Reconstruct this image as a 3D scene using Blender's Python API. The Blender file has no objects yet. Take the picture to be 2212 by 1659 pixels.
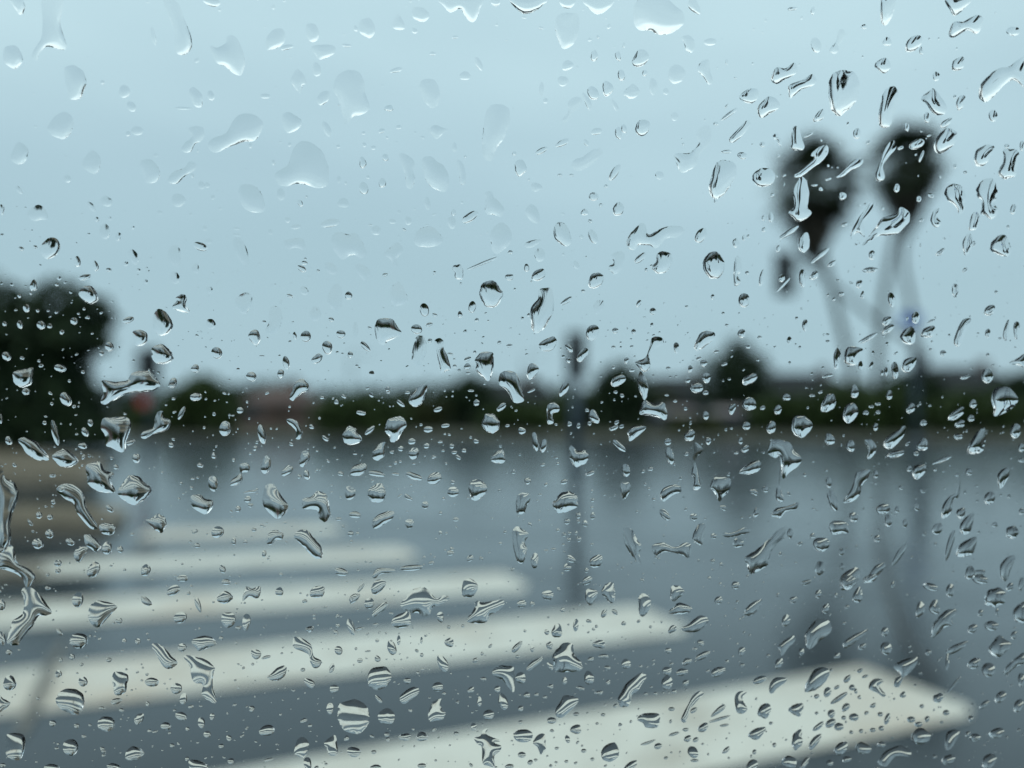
import bpy, bmesh, math, random
import numpy as np
from mathutils import Vector, Matrix, noise
R = math.radians
C = bpy.context.scene.collection
scene = bpy.context.scene
rng = random.Random(7)

# ------------------------------------------------------------------ camera
CAM_H = 1.30
HORIZON = 890.0                    # row of the horizon in a 2212 x 1659 picture
FPX = 1662.0                       # focal length in pixels of that picture
cd = bpy.data.cameras.new("camera"); cam = bpy.data.objects.new("camera", cd); C.objects.link(cam)
PITCH = math.atan((HORIZON - 829.5) / FPX)
cam.location = (0, 0, CAM_H); cam.rotation_euler = (R(90) + PITCH, 0, 0)
cd.sensor_width = 36.0; cd.lens = 36.0 * FPX / 2212.0
cd.clip_start = 0.005; cd.clip_end = 3000
cd.dof.use_dof = True; cd.dof.focus_distance = 0.159; cd.dof.aperture_fstop = cd.lens / 4.6
scene.camera = cam

# ------------------------------------------------------------------ sky, sun, exposure
w = bpy.data.worlds.new("World"); scene.world = w; w.use_nodes = True
nt = w.node_tree; N = nt.nodes; L = nt.links
for n in list(N): N.remove(n)
out = N.new('ShaderNodeOutputWorld'); bg = N.new('ShaderNodeBackground'); bg.inputs['Strength'].default_value = 0.1
sky = N.new('ShaderNodeTexSky'); sky.sky_type = 'NISHITA'; sky.sun_disc = False
SUN_EL, SUN_ROT = 52, 200
sky.sun_elevation = R(SUN_EL); sky.sun_rotation = R(SUN_ROT); sky.dust_density = 4; sky.air_density = 1.5
tc = N.new('ShaderNodeTexCoord'); sep = N.new('ShaderNodeSeparateXYZ'); L.new(tc.outputs['Generated'], sep.inputs[0])
ns = N.new('ShaderNodeTexNoise'); ns.inputs['Scale'].default_value = 1.3; ns.inputs['Detail'].default_value = 3
mp = N.new('ShaderNodeMapping'); mp.inputs['Scale'].default_value = (1, 1, 3.2); mp.inputs['Location'].default_value = (0.3, 0.1, 0.4)
L.new(tc.outputs['Generated'], mp.inputs[0]); L.new(mp.outputs[0], ns.inputs['Vector'])
m1 = N.new('ShaderNodeMath'); m1.operation = 'MULTIPLY_ADD'; m1.inputs[1].default_value = 0.42; m1.inputs[2].default_value = -0.222
L.new(ns.outputs['Fac'], m1.inputs[0])
m2 = N.new('ShaderNodeMath'); m2.operation = 'ADD'; L.new(sep.outputs['Z'], m2.inputs[0]); L.new(m1.outputs[0], m2.inputs[1])
ramp = N.new('ShaderNodeValToRGB'); cr = ramp.color_ramp; L.new(m2.outputs[0], ramp.inputs[0])
def lin(r, g, b):
    f = lambda c: ((c / 255) / 12.92) if c <= 10.3 else (((c / 255) + 0.055) / 1.055) ** 2.4
    return (f(r), f(g), f(b), 1)
stops = [(0.0, (4.7, 6.55, 7.35)), (0.16, (4.5, 6.4, 7.2)), (0.28, (4.95, 6.9, 7.75)), (0.44, (6.3, 8.5, 9.2)), (0.53, (10.5, 12.8, 13.2)), (1.0, (12.5, 14.2, 14.2))]
cr.elements[0].position = 0; cr.elements[1].position = 1
for p, c in stops[1:-1]: cr.elements.new(p)
for e, (p, c) in zip(cr.elements, stops): e.position = p; e.color = (c[0], c[1], c[2], 1)
mix = N.new('ShaderNodeMix'); mix.data_type = 'RGBA'; mix.inputs['Factor'].default_value = 0.94
L.new(sky.outputs[0], mix.inputs['A']); L.new(ramp.outputs[0], mix.inputs['B'])
L.new(mix.outputs['Result'], bg.inputs['Color']); L.new(bg.outputs[0], out.inputs[0])

sd = bpy.data.lights.new("sun", 'SUN'); sun = bpy.data.objects.new("sun", sd); C.objects.link(sun)
sd.energy = 0.5; sd.angle = R(25); sd.color = (1, 0.98, 0.95)
sun.rotation_euler = (R(90 - SUN_EL), 0, R(SUN_ROT - 180 + 0)); sun.location = (0, -5, 30)
vs = scene.view_settings; vs.view_transform = 'Standard'; vs.look = 'None'; vs.exposure = 0.0; vs.gamma = 1.0; vs.use_curve_mapping = False
cy = scene.cycles
cy.use_denoising = True; cy.max_bounces = 20; cy.transmission_bounces = 20; cy.glossy_bounces = 8; cy.diffuse_bounces = 3
cy.caustics_refractive = False; cy.caustics_reflective = False; cy.sample_clamp_indirect = 6
cy.use_adaptive_sampling = False

# ------------------------------------------------------------------ helpers
def ray(u, v):                     # direction of the photograph's sight line through (u, v) of 2212 x 1659
    d = Vector(((u - 1106.0) / FPX, (829.5 - v) / FPX, -1.0))
    return (cam.rotation_euler.to_matrix() @ d).normalized()
def ground(u, v, z=0.0):
    d = ray(u, v); t = (z - CAM_H) / d.z
    return Vector((d.x * t, d.y * t, z))
def at(u, v, Y):                   # the point on that sight line at distance Y
    d = ray(u, v); t = Y / d.y
    return Vector((d.x * t, Y, CAM_H + d.z * t))

def nodes(m):
    m.use_nodes = True
    t = m.node_tree
    return t, t.nodes, t.links, t.nodes.get('Principled BSDF')
def mat(name, col, rough=0.8, var=0.25, scale=3.0, metallic=0.0, bump=0.0, spec=0.5, coat=0.0):
    m = bpy.data.materials.new(name); t, n, l, b = nodes(m)
    tcn = n.new('ShaderNodeTexCoord'); nz = n.new('ShaderNodeTexNoise'); nz.inputs['Scale'].default_value = scale; nz.inputs['Detail'].default_value = 6
    l.new(tcn.outputs['Object'], nz.inputs['Vector'])
    r = n.new('ShaderNodeValToRGB'); l.new(nz.outputs['Fac'], r.inputs[0])
    r.color_ramp.elements[0].position = 0.3; r.color_ramp.elements[1].position = 0.7
    r.color_ramp.elements[0].color = (*[c * (1 - var) for c in col], 1); r.color_ramp.elements[1].color = (*[min(1, c * (1 + var)) for c in col], 1)
    l.new(r.outputs[0], b.inputs['Base Color'])
    b.inputs['Roughness'].default_value = rough; b.inputs['Metallic'].default_value = metallic
    b.inputs['Specular IOR Level'].default_value = spec; b.inputs['Coat Weight'].default_value = coat
    b.inputs['Coat Roughness'].default_value = 0.12
    if bump:
        bp = n.new('ShaderNodeBump'); bp.inputs['Strength'].default_value = bump; l.new(nz.outputs['Fac'], bp.inputs['Height']); l.new(bp.outputs[0], b.inputs['Normal'])
    return m

def leaf_mat(name, c1, c2):
    m = bpy.data.materials.new(name); t, n, l, b = nodes(m)
    tcn = n.new('ShaderNodeTexCoord'); nz = n.new('ShaderNodeTexNoise'); nz.inputs['Scale'].default_value = 1.4; nz.inputs['Detail'].default_value = 5
    l.new(tcn.outputs['Object'], nz.inputs['Vector'])
    r = n.new('ShaderNodeValToRGB'); l.new(nz.outputs['Fac'], r.inputs[0])
    r.color_ramp.elements[0].position = 0.35; r.color_ramp.elements[1].position = 0.65
    r.color_ramp.elements[0].color = (*c1, 1); r.color_ramp.elements[1].color = (*c2, 1)
    l.new(r.outputs[0], b.inputs['Base Color']); b.inputs['Roughness'].default_value = 0.6; b.inputs['Specular IOR Level'].default_value = 0.25
    return m

M = {}
M['leaf_dark'] = leaf_mat('leaf_dark', (0.012, 0.028, 0.014), (0.032, 0.056, 0.022))
M['leaf_green'] = leaf_mat('leaf_green', (0.024, 0.044, 0.014), (0.055, 0.088, 0.024))
M['leaf_olive'] = leaf_mat('leaf_olive', (0.030, 0.040, 0.016), (0.060, 0.070, 0.024))
M['palm_leaf'] = leaf_mat('palm_leaf', (0.014, 0.026, 0.014), (0.038, 0.055, 0.024))
M['dead_frond'] = leaf_mat('dead_frond', (0.030, 0.026, 0.020), (0.070, 0.058, 0.042))
M['bark'] = mat('bark', (0.06, 0.05, 0.042), 0.9, 0.4, 6, bump=0.4)
M['palm_bark'] = mat('palm_bark', (0.045, 0.043, 0.040), 0.9, 0.25, 5, bump=0.3)
M['pole_dark'] = mat('pole_dark', (0.05, 0.075, 0.10), 0.35, 0.15, 8)
M['galvanised'] = mat('galvanised', (0.20, 0.22, 0.235), 0.45, 0.12, 6, metallic=0.3)
M['signal_black'] = mat('signal_black', (0.018, 0.022, 0.026), 0.5, 0.2, 6)
M['lens_off'] = mat('lens_off', (0.03, 0.035, 0.035), 0.2, 0.2, 6)
M['sign_blue'] = mat('sign_blue', (0.06, 0.13, 0.42), 0.4, 0.08, 3)
M['sign_white'] = mat('sign_white', (0.7, 0.7, 0.7), 0.4, 0.05, 3)
M['sign_red'] = mat('sign_red', (0.38, 0.018, 0.02), 0.4, 0.1, 3)
M['roof_grey'] = mat('roof_grey', (0.022, 0.026, 0.028), 0.9, 0.25, 3, bump=0.2, spec=0.15)
M['roof_red'] = mat('roof_red', (0.075, 0.045, 0.038), 0.85, 0.25, 3, bump=0.2)
M['wall_grey'] = mat('wall_grey', (0.07, 0.075, 0.08), 0.9, 0.12, 2, spec=0.2)
M['wall_brown'] = mat('wall_brown', (0.13, 0.085, 0.07), 0.9, 0.15, 2)
M['wall_tan'] = mat('wall_tan', (0.032, 0.030, 0.032), 0.9, 0.12, 2, spec=0.15)
M['fence_wood'] = mat('fence_wood', (0.085, 0.062, 0.05), 0.85, 0.3, 4)
M['window_dark'] = mat('window_dark', (0.03, 0.035, 0.04), 0.08, 0.1, 2)
M['trim'] = mat('trim', (0.20, 0.20, 0.20), 0.6, 0.05, 2)
M['car_blue'] = mat('car_blue', (0.012, 0.020, 0.040), 0.5, 0.05, 2, spec=0.3, coat=0.25)
M['car_silver'] = mat('car_silver', (0.42, 0.46, 0.50), 0.28, 0.05, 2, coat=1.0)
M['tyre'] = mat('tyre', (0.02, 0.02, 0.02), 0.8, 0.2, 8)
M['rim'] = mat('rim', (0.4, 0.4, 0.42), 0.3, 0.05, 8, metallic=0.8)
M['cabin'] = mat('cabin', (0.012, 0.012, 0.013), 0.75, 0.2, 30)
M['cabin_roof'] = mat('cabin_roof', (0.05, 0.05, 0.052), 0.9, 0.1, 30)
M['rubber'] = mat('rubber', (0.01, 0.01, 0.01), 0.6, 0.2, 30)
M['body_paint'] = mat('body_paint', (0.03, 0.035, 0.04), 0.3, 0.05, 2, coat=1.0)
M['concrete'] = mat('concrete', (0.17, 0.15, 0.115), 0.55, 0.2, 4, bump=0.1)
M['old_kerb'] = mat('old_kerb', (0.07, 0.07, 0.06), 0.7, 0.3, 3)
M['mulch'] = mat('mulch', (0.100, 0.082, 0.052), 0.9, 0.45, 6, bump=0.6)
M['dry_grass'] = mat('dry_grass', (0.028, 0.030, 0.014), 0.95, 0.4, 1.2, bump=0.4)
M['soil'] = mat('soil', (0.07, 0.07, 0.045), 0.95, 0.4, 0.6, bump=0.4)

class MB:
    def __init__(s): s.v = []; s.f = []
    def add(s, vs, fs):
        o = len(s.v); s.v += [tuple(p) for p in vs]; s.f += [tuple(i + o for i in f) for f in fs]
    def box(s, x0, x1, y0, y1, z0, z1, rot=None, org=(0, 0, 0)):
        P = [Vector((x, y, z)) for z in (z0, z1) for x, y in ((x0, y0), (x1, y0), (x1, y1), (x0, y1))]
        if rot is not None:
            P = [rot @ p for p in P]
        P = [p + Vector(org) for p in P]
        s.add(P, [(3, 2, 1, 0), (4, 5, 6, 7), (0, 1, 5, 4), (1, 2, 6, 5), (2, 3, 7, 6), (3, 0, 4, 7)])
    def tube(s, pts, rads, n=10, caps=True):
        rings = []
        for i, p in enumerate(pts):
            p = Vector(p)
            d = (Vector(pts[min(i + 1, len(pts) - 1)]) - Vector(pts[max(i - 1, 0)])).normalized()
            a = d.orthogonal().normalized() if i == 0 else (prev - d * prev.dot(d)).normalized()
            prev = a; b = d.cross(a)
            rings.append([p + (a * math.cos(t) + b * math.sin(t)) * rads[i] for t in [2 * math.pi * k / n for k in range(n)]])
        vs = [q for r_ in rings for q in r_]; fs = []
        for i in range(len(pts) - 1):
            for k in range(n):
                fs.append((i * n + k, i * n + (k + 1) % n, (i + 1) * n + (k + 1) % n, (i + 1) * n + k))
        if caps:
            fs.append(tuple(range(n))[::-1]); fs.append(tuple((len(pts) - 1) * n + k for k in range(n)))
        s.add(vs, fs)
    def mesh(s, name, m, smooth=False):
        me = bpy.data.meshes.new(name); me.from_pydata(s.v, [], s.f)
        if m: me.materials.append(m)
        if smooth: me.polygons.foreach_set('use_smooth', [True] * len(me.polygons))
        me.update(); return me
    def build(s, name, m, parent=None, smooth=False):
        o = bpy.data.objects.new(name, s.mesh(name, m, smooth)); C.objects.link(o)
        if parent: o.parent = parent
        return o
def tag(o, label=None, cat=None, group=None, kind=None):
    if label: o['label'] = label
    if cat: o['category'] = cat
    if group: o['group'] = group
    if kind: o['kind'] = kind
    return o
def thing(name, label, cat, loc=(0, 0, 0), rz=0, group=None):
    o = bpy.data.objects.new(name, None); C.objects.link(o); o.location = loc; o.rotation_euler = (0, 0, rz)
    o.empty_display_size = 0.3
    return tag(o, label, cat, group)

# ------------------------------------------------------------------ ground and road
mb = MB(); mb.add([(-1500, -1500, -0.02), (1500, -1500, -0.02), (1500, 1500, -0.02), (-1500, 1500, -0.02)], [(0, 1, 2, 3)])
tag(mb.build('ground', M['soil']), kind='structure')

def road_mat():
    m = bpy.data.materials.new('wet_asphalt'); t, n, l, b = nodes(m)
    tcn = n.new('ShaderNodeTexCoord')
    def noise_(scale, det, sx=1, sy=1):
        q = n.new('ShaderNodeMapping'); q.inputs['Scale'].default_value = (sx, sy, 1); l.new(tcn.outputs['Object'], q.inputs[0])
        z = n.new('ShaderNodeTexNoise'); z.inputs['Scale'].default_value = scale; z.inputs['Detail'].default_value = det; l.new(q.outputs[0], z.inputs['Vector']); return z
    def rampn(src, p0, c0, p1, c1):
        r = n.new('ShaderNodeValToRGB'); e = r.color_ramp.elements; e[0].position = p0; e[0].color = (*c0, 1); e[1].position = p1; e[1].color = (*c1, 1); l.new(src, r.inputs[0]); return r
    grain = noise_(160, 3); patch = noise_(0.35, 5, 1, 2.2); mid = noise_(2.5, 5)
    base = rampn(grain.outputs['Fac'], 0.3, (0.005, 0.010, 0.015), 0.7, (0.014, 0.022, 0.029))
    tint = rampn(patch.outputs['Fac'], 0.40, (0.55, 0.58, 0.6), 0.60, (1.3, 1.28, 1.25))
    mx = n.new('ShaderNodeMix'); mx.data_type = 'RGBA'; mx.blend_type = 'MULTIPLY'; mx.inputs['Factor'].default_value = 1
    l.new(base.outputs[0], mx.inputs['A']); l.new(tint.outputs[0], mx.inputs['B']); l.new(mx.outputs['Result'], b.inputs['Base Color'])
    rr = rampn(patch.outputs['Fac'], 0.42, (0.16,) * 3, 0.60, (0.36,) * 3)
    l.new(rr.outputs[0], b.inputs['Roughness'])
    b.inputs['IOR'].default_value = 1.33; b.inputs['Coat Weight'].default_value = 0.78; b.inputs['Coat IOR'].default_value = 1.33; b.inputs['Coat Roughness'].default_value = 0.14; b.inputs['Specular IOR Level'].default_value = 0.25
    b1 = n.new('ShaderNodeBump'); b1.inputs['Strength'].default_value = 0.05; b1.inputs['Distance'].default_value = 0.02; l.new(mid.outputs['Fac'], b1.inputs['Height'])
    b2 = n.new('ShaderNodeBump'); b2.inputs['Strength'].default_value = 0.2; b2.inputs['Distance'].default_value = 0.003; l.new(grain.outputs['Fac'], b2.inputs['Height']); l.new(b1.outputs[0], b2.inputs['Normal'])
    l.new(b2.outputs[0], b.inputs['Normal']); l.new(b1.outputs[0], b.inputs['Coat Normal'])
    return m
def paint_mat():
    m = bpy.data.materials.new('road_paint'); t, n, l, b = nodes(m)
    tcn = n.new('ShaderNodeTexCoord')
    z = n.new('ShaderNodeTexNoise'); z.inputs['Scale'].default_value = 2.2; z.inputs['Detail'].default_value = 8; z.inputs['Roughness'].default_value = 0.65; l.new(tcn.outputs['Object'], z.inputs['Vector'])
    r = n.new('ShaderNodeValToRGB'); l.new(z.outputs['Fac'], r.inputs[0]); e = r.color_ramp.elements
    e[0].position = 0.32; e[0].color = (0.38, 0.35, 0.29, 1); e[1].position = 0.52; e[1].color = (0.555, 0.545, 0.48, 1)
    zd = n.new('ShaderNodeTexNoise'); zd.inputs['Scale'].default_value = 0.75; zd.inputs['Detail'].default_value = 5; l.new(tcn.outputs['Object'], zd.inputs['Vector'])
    rd = n.new('ShaderNodeValToRGB'); l.new(zd.outputs['Fac'], rd.inputs[0]); ed = rd.color_ramp.elements
    ed[0].position = 0.50; ed[0].color = (0, 0, 0, 1); ed[1].position = 0.66; ed[1].color = (0.8, 0.8, 0.8, 1)
    md = n.new('ShaderNodeMix'); md.data_type = 'RGBA'; l.new(rd.outputs[0], md.inputs['Factor']); l.new(r.outputs[0], md.inputs['A']); md.inputs['B'].default_value = (0.42, 0.33, 0.24, 1)
    l.new(md.outputs['Result'], b.inputs['Base Color'])
    b.inputs['Roughness'].default_value = 0.35
    z2 = n.new('ShaderNodeTexNoise'); z2.inputs['Scale'].default_value = 90; l.new(tcn.outputs['Object'], z2.inputs['Vector'])
    bp = n.new('ShaderNodeBump'); bp.inputs['Strength'].default_value = 0.3; bp.inputs['Distance'].default_value = 0.004; l.new(z2.outputs['Fac'], bp.inputs['Height']); l.new(bp.outputs[0], b.inputs['Normal'])
    return m
M['road'] = road_mat(); M['paint'] = paint_mat()
def far(x): return 34.6 - 0.145 * min(30.0, max(-40.0, x))      # far edge of the road, nearer on the right
XF = [-140, -40] + [-40 + 5 * i for i in range(1, 14)] + [30, 160]
mb = MB(); mb.add([(-140, -14, 0), (160, -14, 0)] + [(x, far(x), 0) for x in XF[::-1]], [tuple(range(2 + len(XF)))])
road = tag(mb.build('road', M['road']), kind='structure')
mb = MB(); nk = len(XF)
mb.add([(x, far(x), -0.02) for x in XF] + [(x, far(x), 0.13) for x in XF] + [(x, far(x) + .18, 0.13) for x in XF],
       [(i, i + 1, nk + i + 1, nk + i) for i in range(nk - 1)] + [(nk + i, nk + i + 1, 2 * nk + i + 1, 2 * nk + i) for i in range(nk - 1)])
tag(mb.build('kerb', M['old_kerb']), kind='structure')
mb = MB()
xs = np.linspace(-140, 160, 61); vs_ = []
for j in range(9):
    for i, x in enumerate(xs):
        y0 = far(x) + 0.18; y = y0 + (70 - y0) * (j / 8) ** 1.5
        vs_.append((x, y, 0.12 + (0 if j == 0 else 0.10 * noise.noise(Vector((x * .12, y * .2, 3))) + 0.01 * j)))
fs_ = [(j * 61 + i, j * 61 + i + 1, (j + 1) * 61 + i + 1, (j + 1) * 61 + i) for j in range(8) for i in range(60)]
mb.add(vs_, fs_); tag(mb.build('verge', M['dry_grass'], smooth=True), kind='structure')

# the painted bars of the crosswalk: parallel bars whose right ends are cut on the crossing's slanting edge
BARS = [  # (upper right corner, right tip, thickness in metres) in pixels of the photograph
    ((1859, 1439), (2120, 1535)), ((1372, 1308), (1485, 1354)), ((1085, 1236), (1140, 1262)), ((862, 1180), (905, 1198)), ((712, 1133), (748, 1147))]
for k, (uc, tip) in enumerate(BARS):
    A_BAR = R((22.3, 21.0, 17.2, 14.0, 11.5, 10.5, 10.0)[k])   # the bars fan out slightly round the corner
    bd = Vector((math.cos(A_BAR), math.sin(A_BAR), 0)); bn = Vector((-math.sin(A_BAR), math.cos(A_BAR), 0))
    a = ground(*uc, 0.004); b_ = ground(*tip, 0.004)
    wdt = (0.66, 0.67, 0.68, 0.70, 0.72, 0.72, 0.72)[k]
    # lower edge: from the tip leftwards; upper edge: from the upper corner leftwards
    na = a.dot(bn); nb = na - wdt
    ta = a.dot(bd); tb = b_.dot(bd)
    z = 0.004
    pts = []
    steps = 26; left = -11.0 if k < 4 else ground((0, 0, 0, 0, 300, 330)[k], (0, 0, 0, 0, 1160, 1105)[k]).dot(bd)
    for i in range(steps + 1):
        s_ = left + (ta - left) * i / steps
        pts.append(bd * s_ + bn * (na + 0.008 * noise.noise(Vector((s_ * 5, k, 0)))))
    nt_ = min(max(b_.dot(bn), nb + 0.08), na - 0.15)
    pts.append(bd * tb + bn * nt_)
    pts.append(bd * (tb - 0.10) + bn * nb)
    for i in range(steps + 1):
        s_ = (tb - 0.25) + (left - tb + 0.25) * i / steps
        pts.append(bd * s_ + bn * (nb + 0.008 * noise.noise(Vector((s_ * 5, k, 9)))))
    pts = [Vector((p.x, p.y, z)) for p in pts][::-1]
    mb = MB(); mb.add(pts, [tuple(range(len(pts)))])
    o = mb.build('crosswalk_bar', M['paint'], road)

def lay_strip(path, wd, z=0.009, m='tar'):
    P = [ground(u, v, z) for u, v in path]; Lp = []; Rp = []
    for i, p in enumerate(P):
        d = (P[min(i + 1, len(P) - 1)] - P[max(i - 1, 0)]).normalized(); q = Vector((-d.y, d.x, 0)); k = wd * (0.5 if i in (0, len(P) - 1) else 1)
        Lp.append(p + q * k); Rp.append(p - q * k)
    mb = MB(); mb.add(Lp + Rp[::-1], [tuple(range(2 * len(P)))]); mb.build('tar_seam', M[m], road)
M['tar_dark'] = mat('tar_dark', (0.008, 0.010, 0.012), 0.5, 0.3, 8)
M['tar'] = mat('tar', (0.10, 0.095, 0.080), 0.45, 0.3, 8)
lay_strip([(140, 1385), (112, 1430), (95, 1480), (70, 1530), (42, 1590)], 0.03)  # narrow brownish strip slanting across the second bar
lay_strip([(1880, 1120), (1905, 1220), (1930, 1310), (1952, 1370), (2000, 1440), (2030, 1470)], 0.02, 0.006, 'tar_dark')  # narrow dark strip curving down towards the nearest bar's end

# raised islands on the left
def slab(name, m, poly, z0, z1, kind='structure', parent=None, bev=0.0):
    mb = MB(); n = len(poly)
    mb.add([(p[0], p[1], z0) for p in poly] + [(p[0], p[1], z1) for p in poly],
           [tuple(range(n, 2 * n))] + [(i, (i + 1) % n, n + (i + 1) % n, n + i) for i in range(n)])
    return tag(mb.build(name, m, parent), kind=kind)
def rounded(poly, r=0.5, n=5):
    res = []
    for i, p in enumerate(poly):
        p = Vector(p[:2]); a = Vector(poly[i - 1][:2]); b = Vector(poly[(i + 1) % len(poly)][:2])
        pa = p + (a - p).normalized() * r; pb = p + (b - p).normalized() * r
        for k in range(n + 1):
            t = k / n; res.append((1 - t) ** 2 * pa + 2 * t * (1 - t) * p + t * t * pb)
    return res
def inset(poly, d):
    c = sum((Vector(p[:2]) for p in poly), Vector((0, 0))) / len(poly)
    return [Vector(p[:2]) + (c - Vector(p[:2])).normalized() * d for p in poly]
g = lambda u, v: ground(u, v)
isl = rounded([(-40, 13.6), (g(205, 1052).x, 13.4), (g(262, 1000).x, 19.0), (g(235, 985).x - 2, 22.8), (-40, 27)], 0.9)
slab('island_kerb', M['concrete'], isl, -0.02, 0.13); slab('planting_bed', M['mulch'], inset(isl, 0.30), 0.12, 0.17)
m2_ = rounded([(-20, 8.3), (g(235, 1152).x, 8.35), (g(300, 1110).x, 9.7), (-20, 10.4)], 0.35)
slab('median_kerb', M['concrete'], m2_, -0.02, 0.12); slab('median_gravel', M['mulch'], inset(m2_, 0.2), 0.11, 0.135)
m3_ = rounded([(-14, 6.05), (g(70, 1252).x, 6.05), (g(110, 1228).x, 6.45), (-14, 6.7)], 0.2)
slab('ramp_kerb', M['concrete'], m3_, -0.02, 0.05)

# ------------------------------------------------------------------ trees, hedges
def leaf_cloud(blobs, count, size, seed, squash=1.0):
    """many leaf-sized triangles spread through overlapping ellipsoids (cx, cy, cz, rx, ry, rz)"""
    r = np.random.RandomState(seed)
    wts = np.array([b[3] * b[4] * b[5] for b in blobs]) ** 0.66; wts /= wts.sum()
    idx = r.choice(len(blobs), count, p=wts); B = np.array(blobs)[idx]
    d = r.normal(size=(count, 3)); d /= np.linalg.norm(d, axis=1)[:, None]
    rad = r.uniform(0.25, 1, count) ** 0.45
    lump = 1 + 0.16 * np.sin(d[:, 0] * 5 + idx) * np.cos(d[:, 2] * 6 + idx * 1.7)
    c = B[:, :3] + d * B[:, 3:6] * (rad * lump)[:, None]
    c[:, 2] = np.maximum(c[:, 2], 0.02)
    a = r.normal(size=(count, 3)); a /= np.linalg.norm(a, axis=1)[:, None]
    b = np.cross(a, r.normal(size=(count, 3))); b /= np.linalg.norm(b, axis=1)[:, None]
    s = size * r.uniform(0.6, 1.4, count)[:, None]
    V = np.stack([c - a * s, c + b * s * 0.55, c + a * s, c - b * s * 0.55], 1).reshape(-1, 3)
    F = np.arange(count * 4).reshape(-1, 4)
    return V, F
def cloud_obj(name, V, F, m, parent):
    me = bpy.data.meshes.new(name); me.from_pydata(V.tolist(), [], F.tolist()); me.materials.append(m)
    o = bpy.data.objects.new(name, me); C.objects.link(o); o.parent = parent; return o
def tree(name, label, cat, loc, blobs, m, count, size, trunk_h, trunk_r, seed, group=None):
    t = thing(name, label, cat, loc, 0, group)
    V, F = leaf_cloud(blobs, count, size, seed)
    if count > 10000:
        zc = V.reshape(-1, 4, 3)[:, 0, 2]; keep = np.random.RandomState(4).uniform(size=len(zc)) > np.clip((zc - 4.0) / 2.4, 0, 0.55)
        V = V.reshape(-1, 4, 3)[keep].reshape(-1, 3); F = np.arange(len(V)).reshape(-1, 4)
    cloud_obj('crown', V, F, M[m], t)
    mb = MB(); rr = random.Random(seed)
    top = max(b[2] for b in blobs)
    pts = [Vector((0, 0, -0.05)), Vector((rr.uniform(-.1, .1), 0, trunk_h * .5)), Vector((rr.uniform(-.2, .2), 0, trunk_h)), Vector((0, 0, top))]
    mb.tube(pts, [trunk_r * 1.25, trunk_r, trunk_r * .8, trunk_r * .25], 8)
    for b in blobs[:7]:
        mb.tube([pts[1] + (pts[2] - pts[1]) * rr.uniform(0.3, 0.9), Vector(b[:3]) * 0.6 + pts[2] * 0.4, Vector(b[:3])], [trunk_r * .5, trunk_r * .3, trunk_r * .12], 6)
    mb.build('trunk', M['bark'], t, True)
    return t
def px_blobs(list_, Y, depth, base):
    """ellipses given in the photograph's pixels -> ellipsoids round BASE at distance Y"""
    res = []; k = Y / FPX
    for (u, v, ru, rv) in list_:
        p = at(u, v, Y); res.append((p.x - base.x, rng.uniform(-.25, .25) * depth, max(0.2, p.z - base.z), ru * k, max(depth * .6, ru * k * .8), rv * k))
    return res
# big tree on the left
Y = 25.0; base = Vector((at(95, 900, Y).x, Y, 0.15))
tree('broadleaf_tree', 'big dark broadleaf tree filling the left edge behind the planting bed', 'tree', base,
     px_blobs([(2, 655, 40, 58), (148, 658, 50, 50), (190, 672, 38, 40), (20, 740, 55, 75), (85, 755, 50, 60), (140, 730, 75, 62), (190, 735, 56, 26), (110, 820, 85, 70), (50, 880, 90, 70), (150, 870, 52, 75), (-40, 760, 80, 120), (-60, 880, 90, 90), (120, 930, 70, 45), (180, 940, 36, 36), (40, 945, 70, 36)], Y, 2.4, base),
     'leaf_dark', 15000, 0.17, 2.6, 0.26, 3)
# hedge and bushes on the far side of the road: (u, top v, half width px, distance, leaf, label)
HB = [
    (435, 806, 74, 42, 'leaf_green', 'green bush with a rounded top right of the left signal pole'),
    (335, 868, 55, 46, 'leaf_green', 'low green bush between the left tree and the rounded green bush'),
    (770, 846, 100, 40, 'leaf_green', 'wide dark green bush in the middle left of the far roadside'),
    (1012, 800, 56, 50, 'leaf_dark', 'dark tree left of the middle signal pole'),
    (905, 850, 60, 48, 'leaf_olive', 'low grey-green bush between the wide bush and the dark tree'),
    (1120, 862, 70, 44, 'leaf_green', 'low green bush left of the foot of the middle signal pole'),
    (1150, 812, 40, 58, 'leaf_dark', 'small dark far tree just left of the middle signal pole'),
    (1342, 776, 62, 47, 'leaf_dark', 'dark round-topped tree right of the middle signal pole'),
    (1592, 724, 74, 52, 'leaf_dark', 'tall dark round tree standing alone left of the palm trunks'),
    (1705, 846, 80, 44, 'leaf_green', 'dark green bush under the leaning left palm trunk'),
    (1830, 826, 85, 43, 'leaf_green', 'large dark green bush at the foot of the palm trunks'),
    (1925, 836, 70, 42, 'leaf_green', 'green bush between the palm trunks and the signal mast pole'),
    (1975, 790, 70, 47, 'leaf_dark', 'dark tree clump right behind the signal mast pole'),
    (2105, 838, 95, 42, 'leaf_green', 'wide dark green bush near the right edge'),
    (2215, 795, 80, 48, 'leaf_dark', 'dark tree cut off by the right edge'),
    (1255, 838, 60, 50, 'leaf_green', 'green bush behind the middle signal pole'),
    (1420, 838, 60, 56, 'leaf_olive', 'olive tree top behind the board fence, left of the tall round tree'),
    (1500, 905, 60, 41, 'leaf_olive', 'low olive bush at the roadside under the tall round tree'),
]
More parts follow.
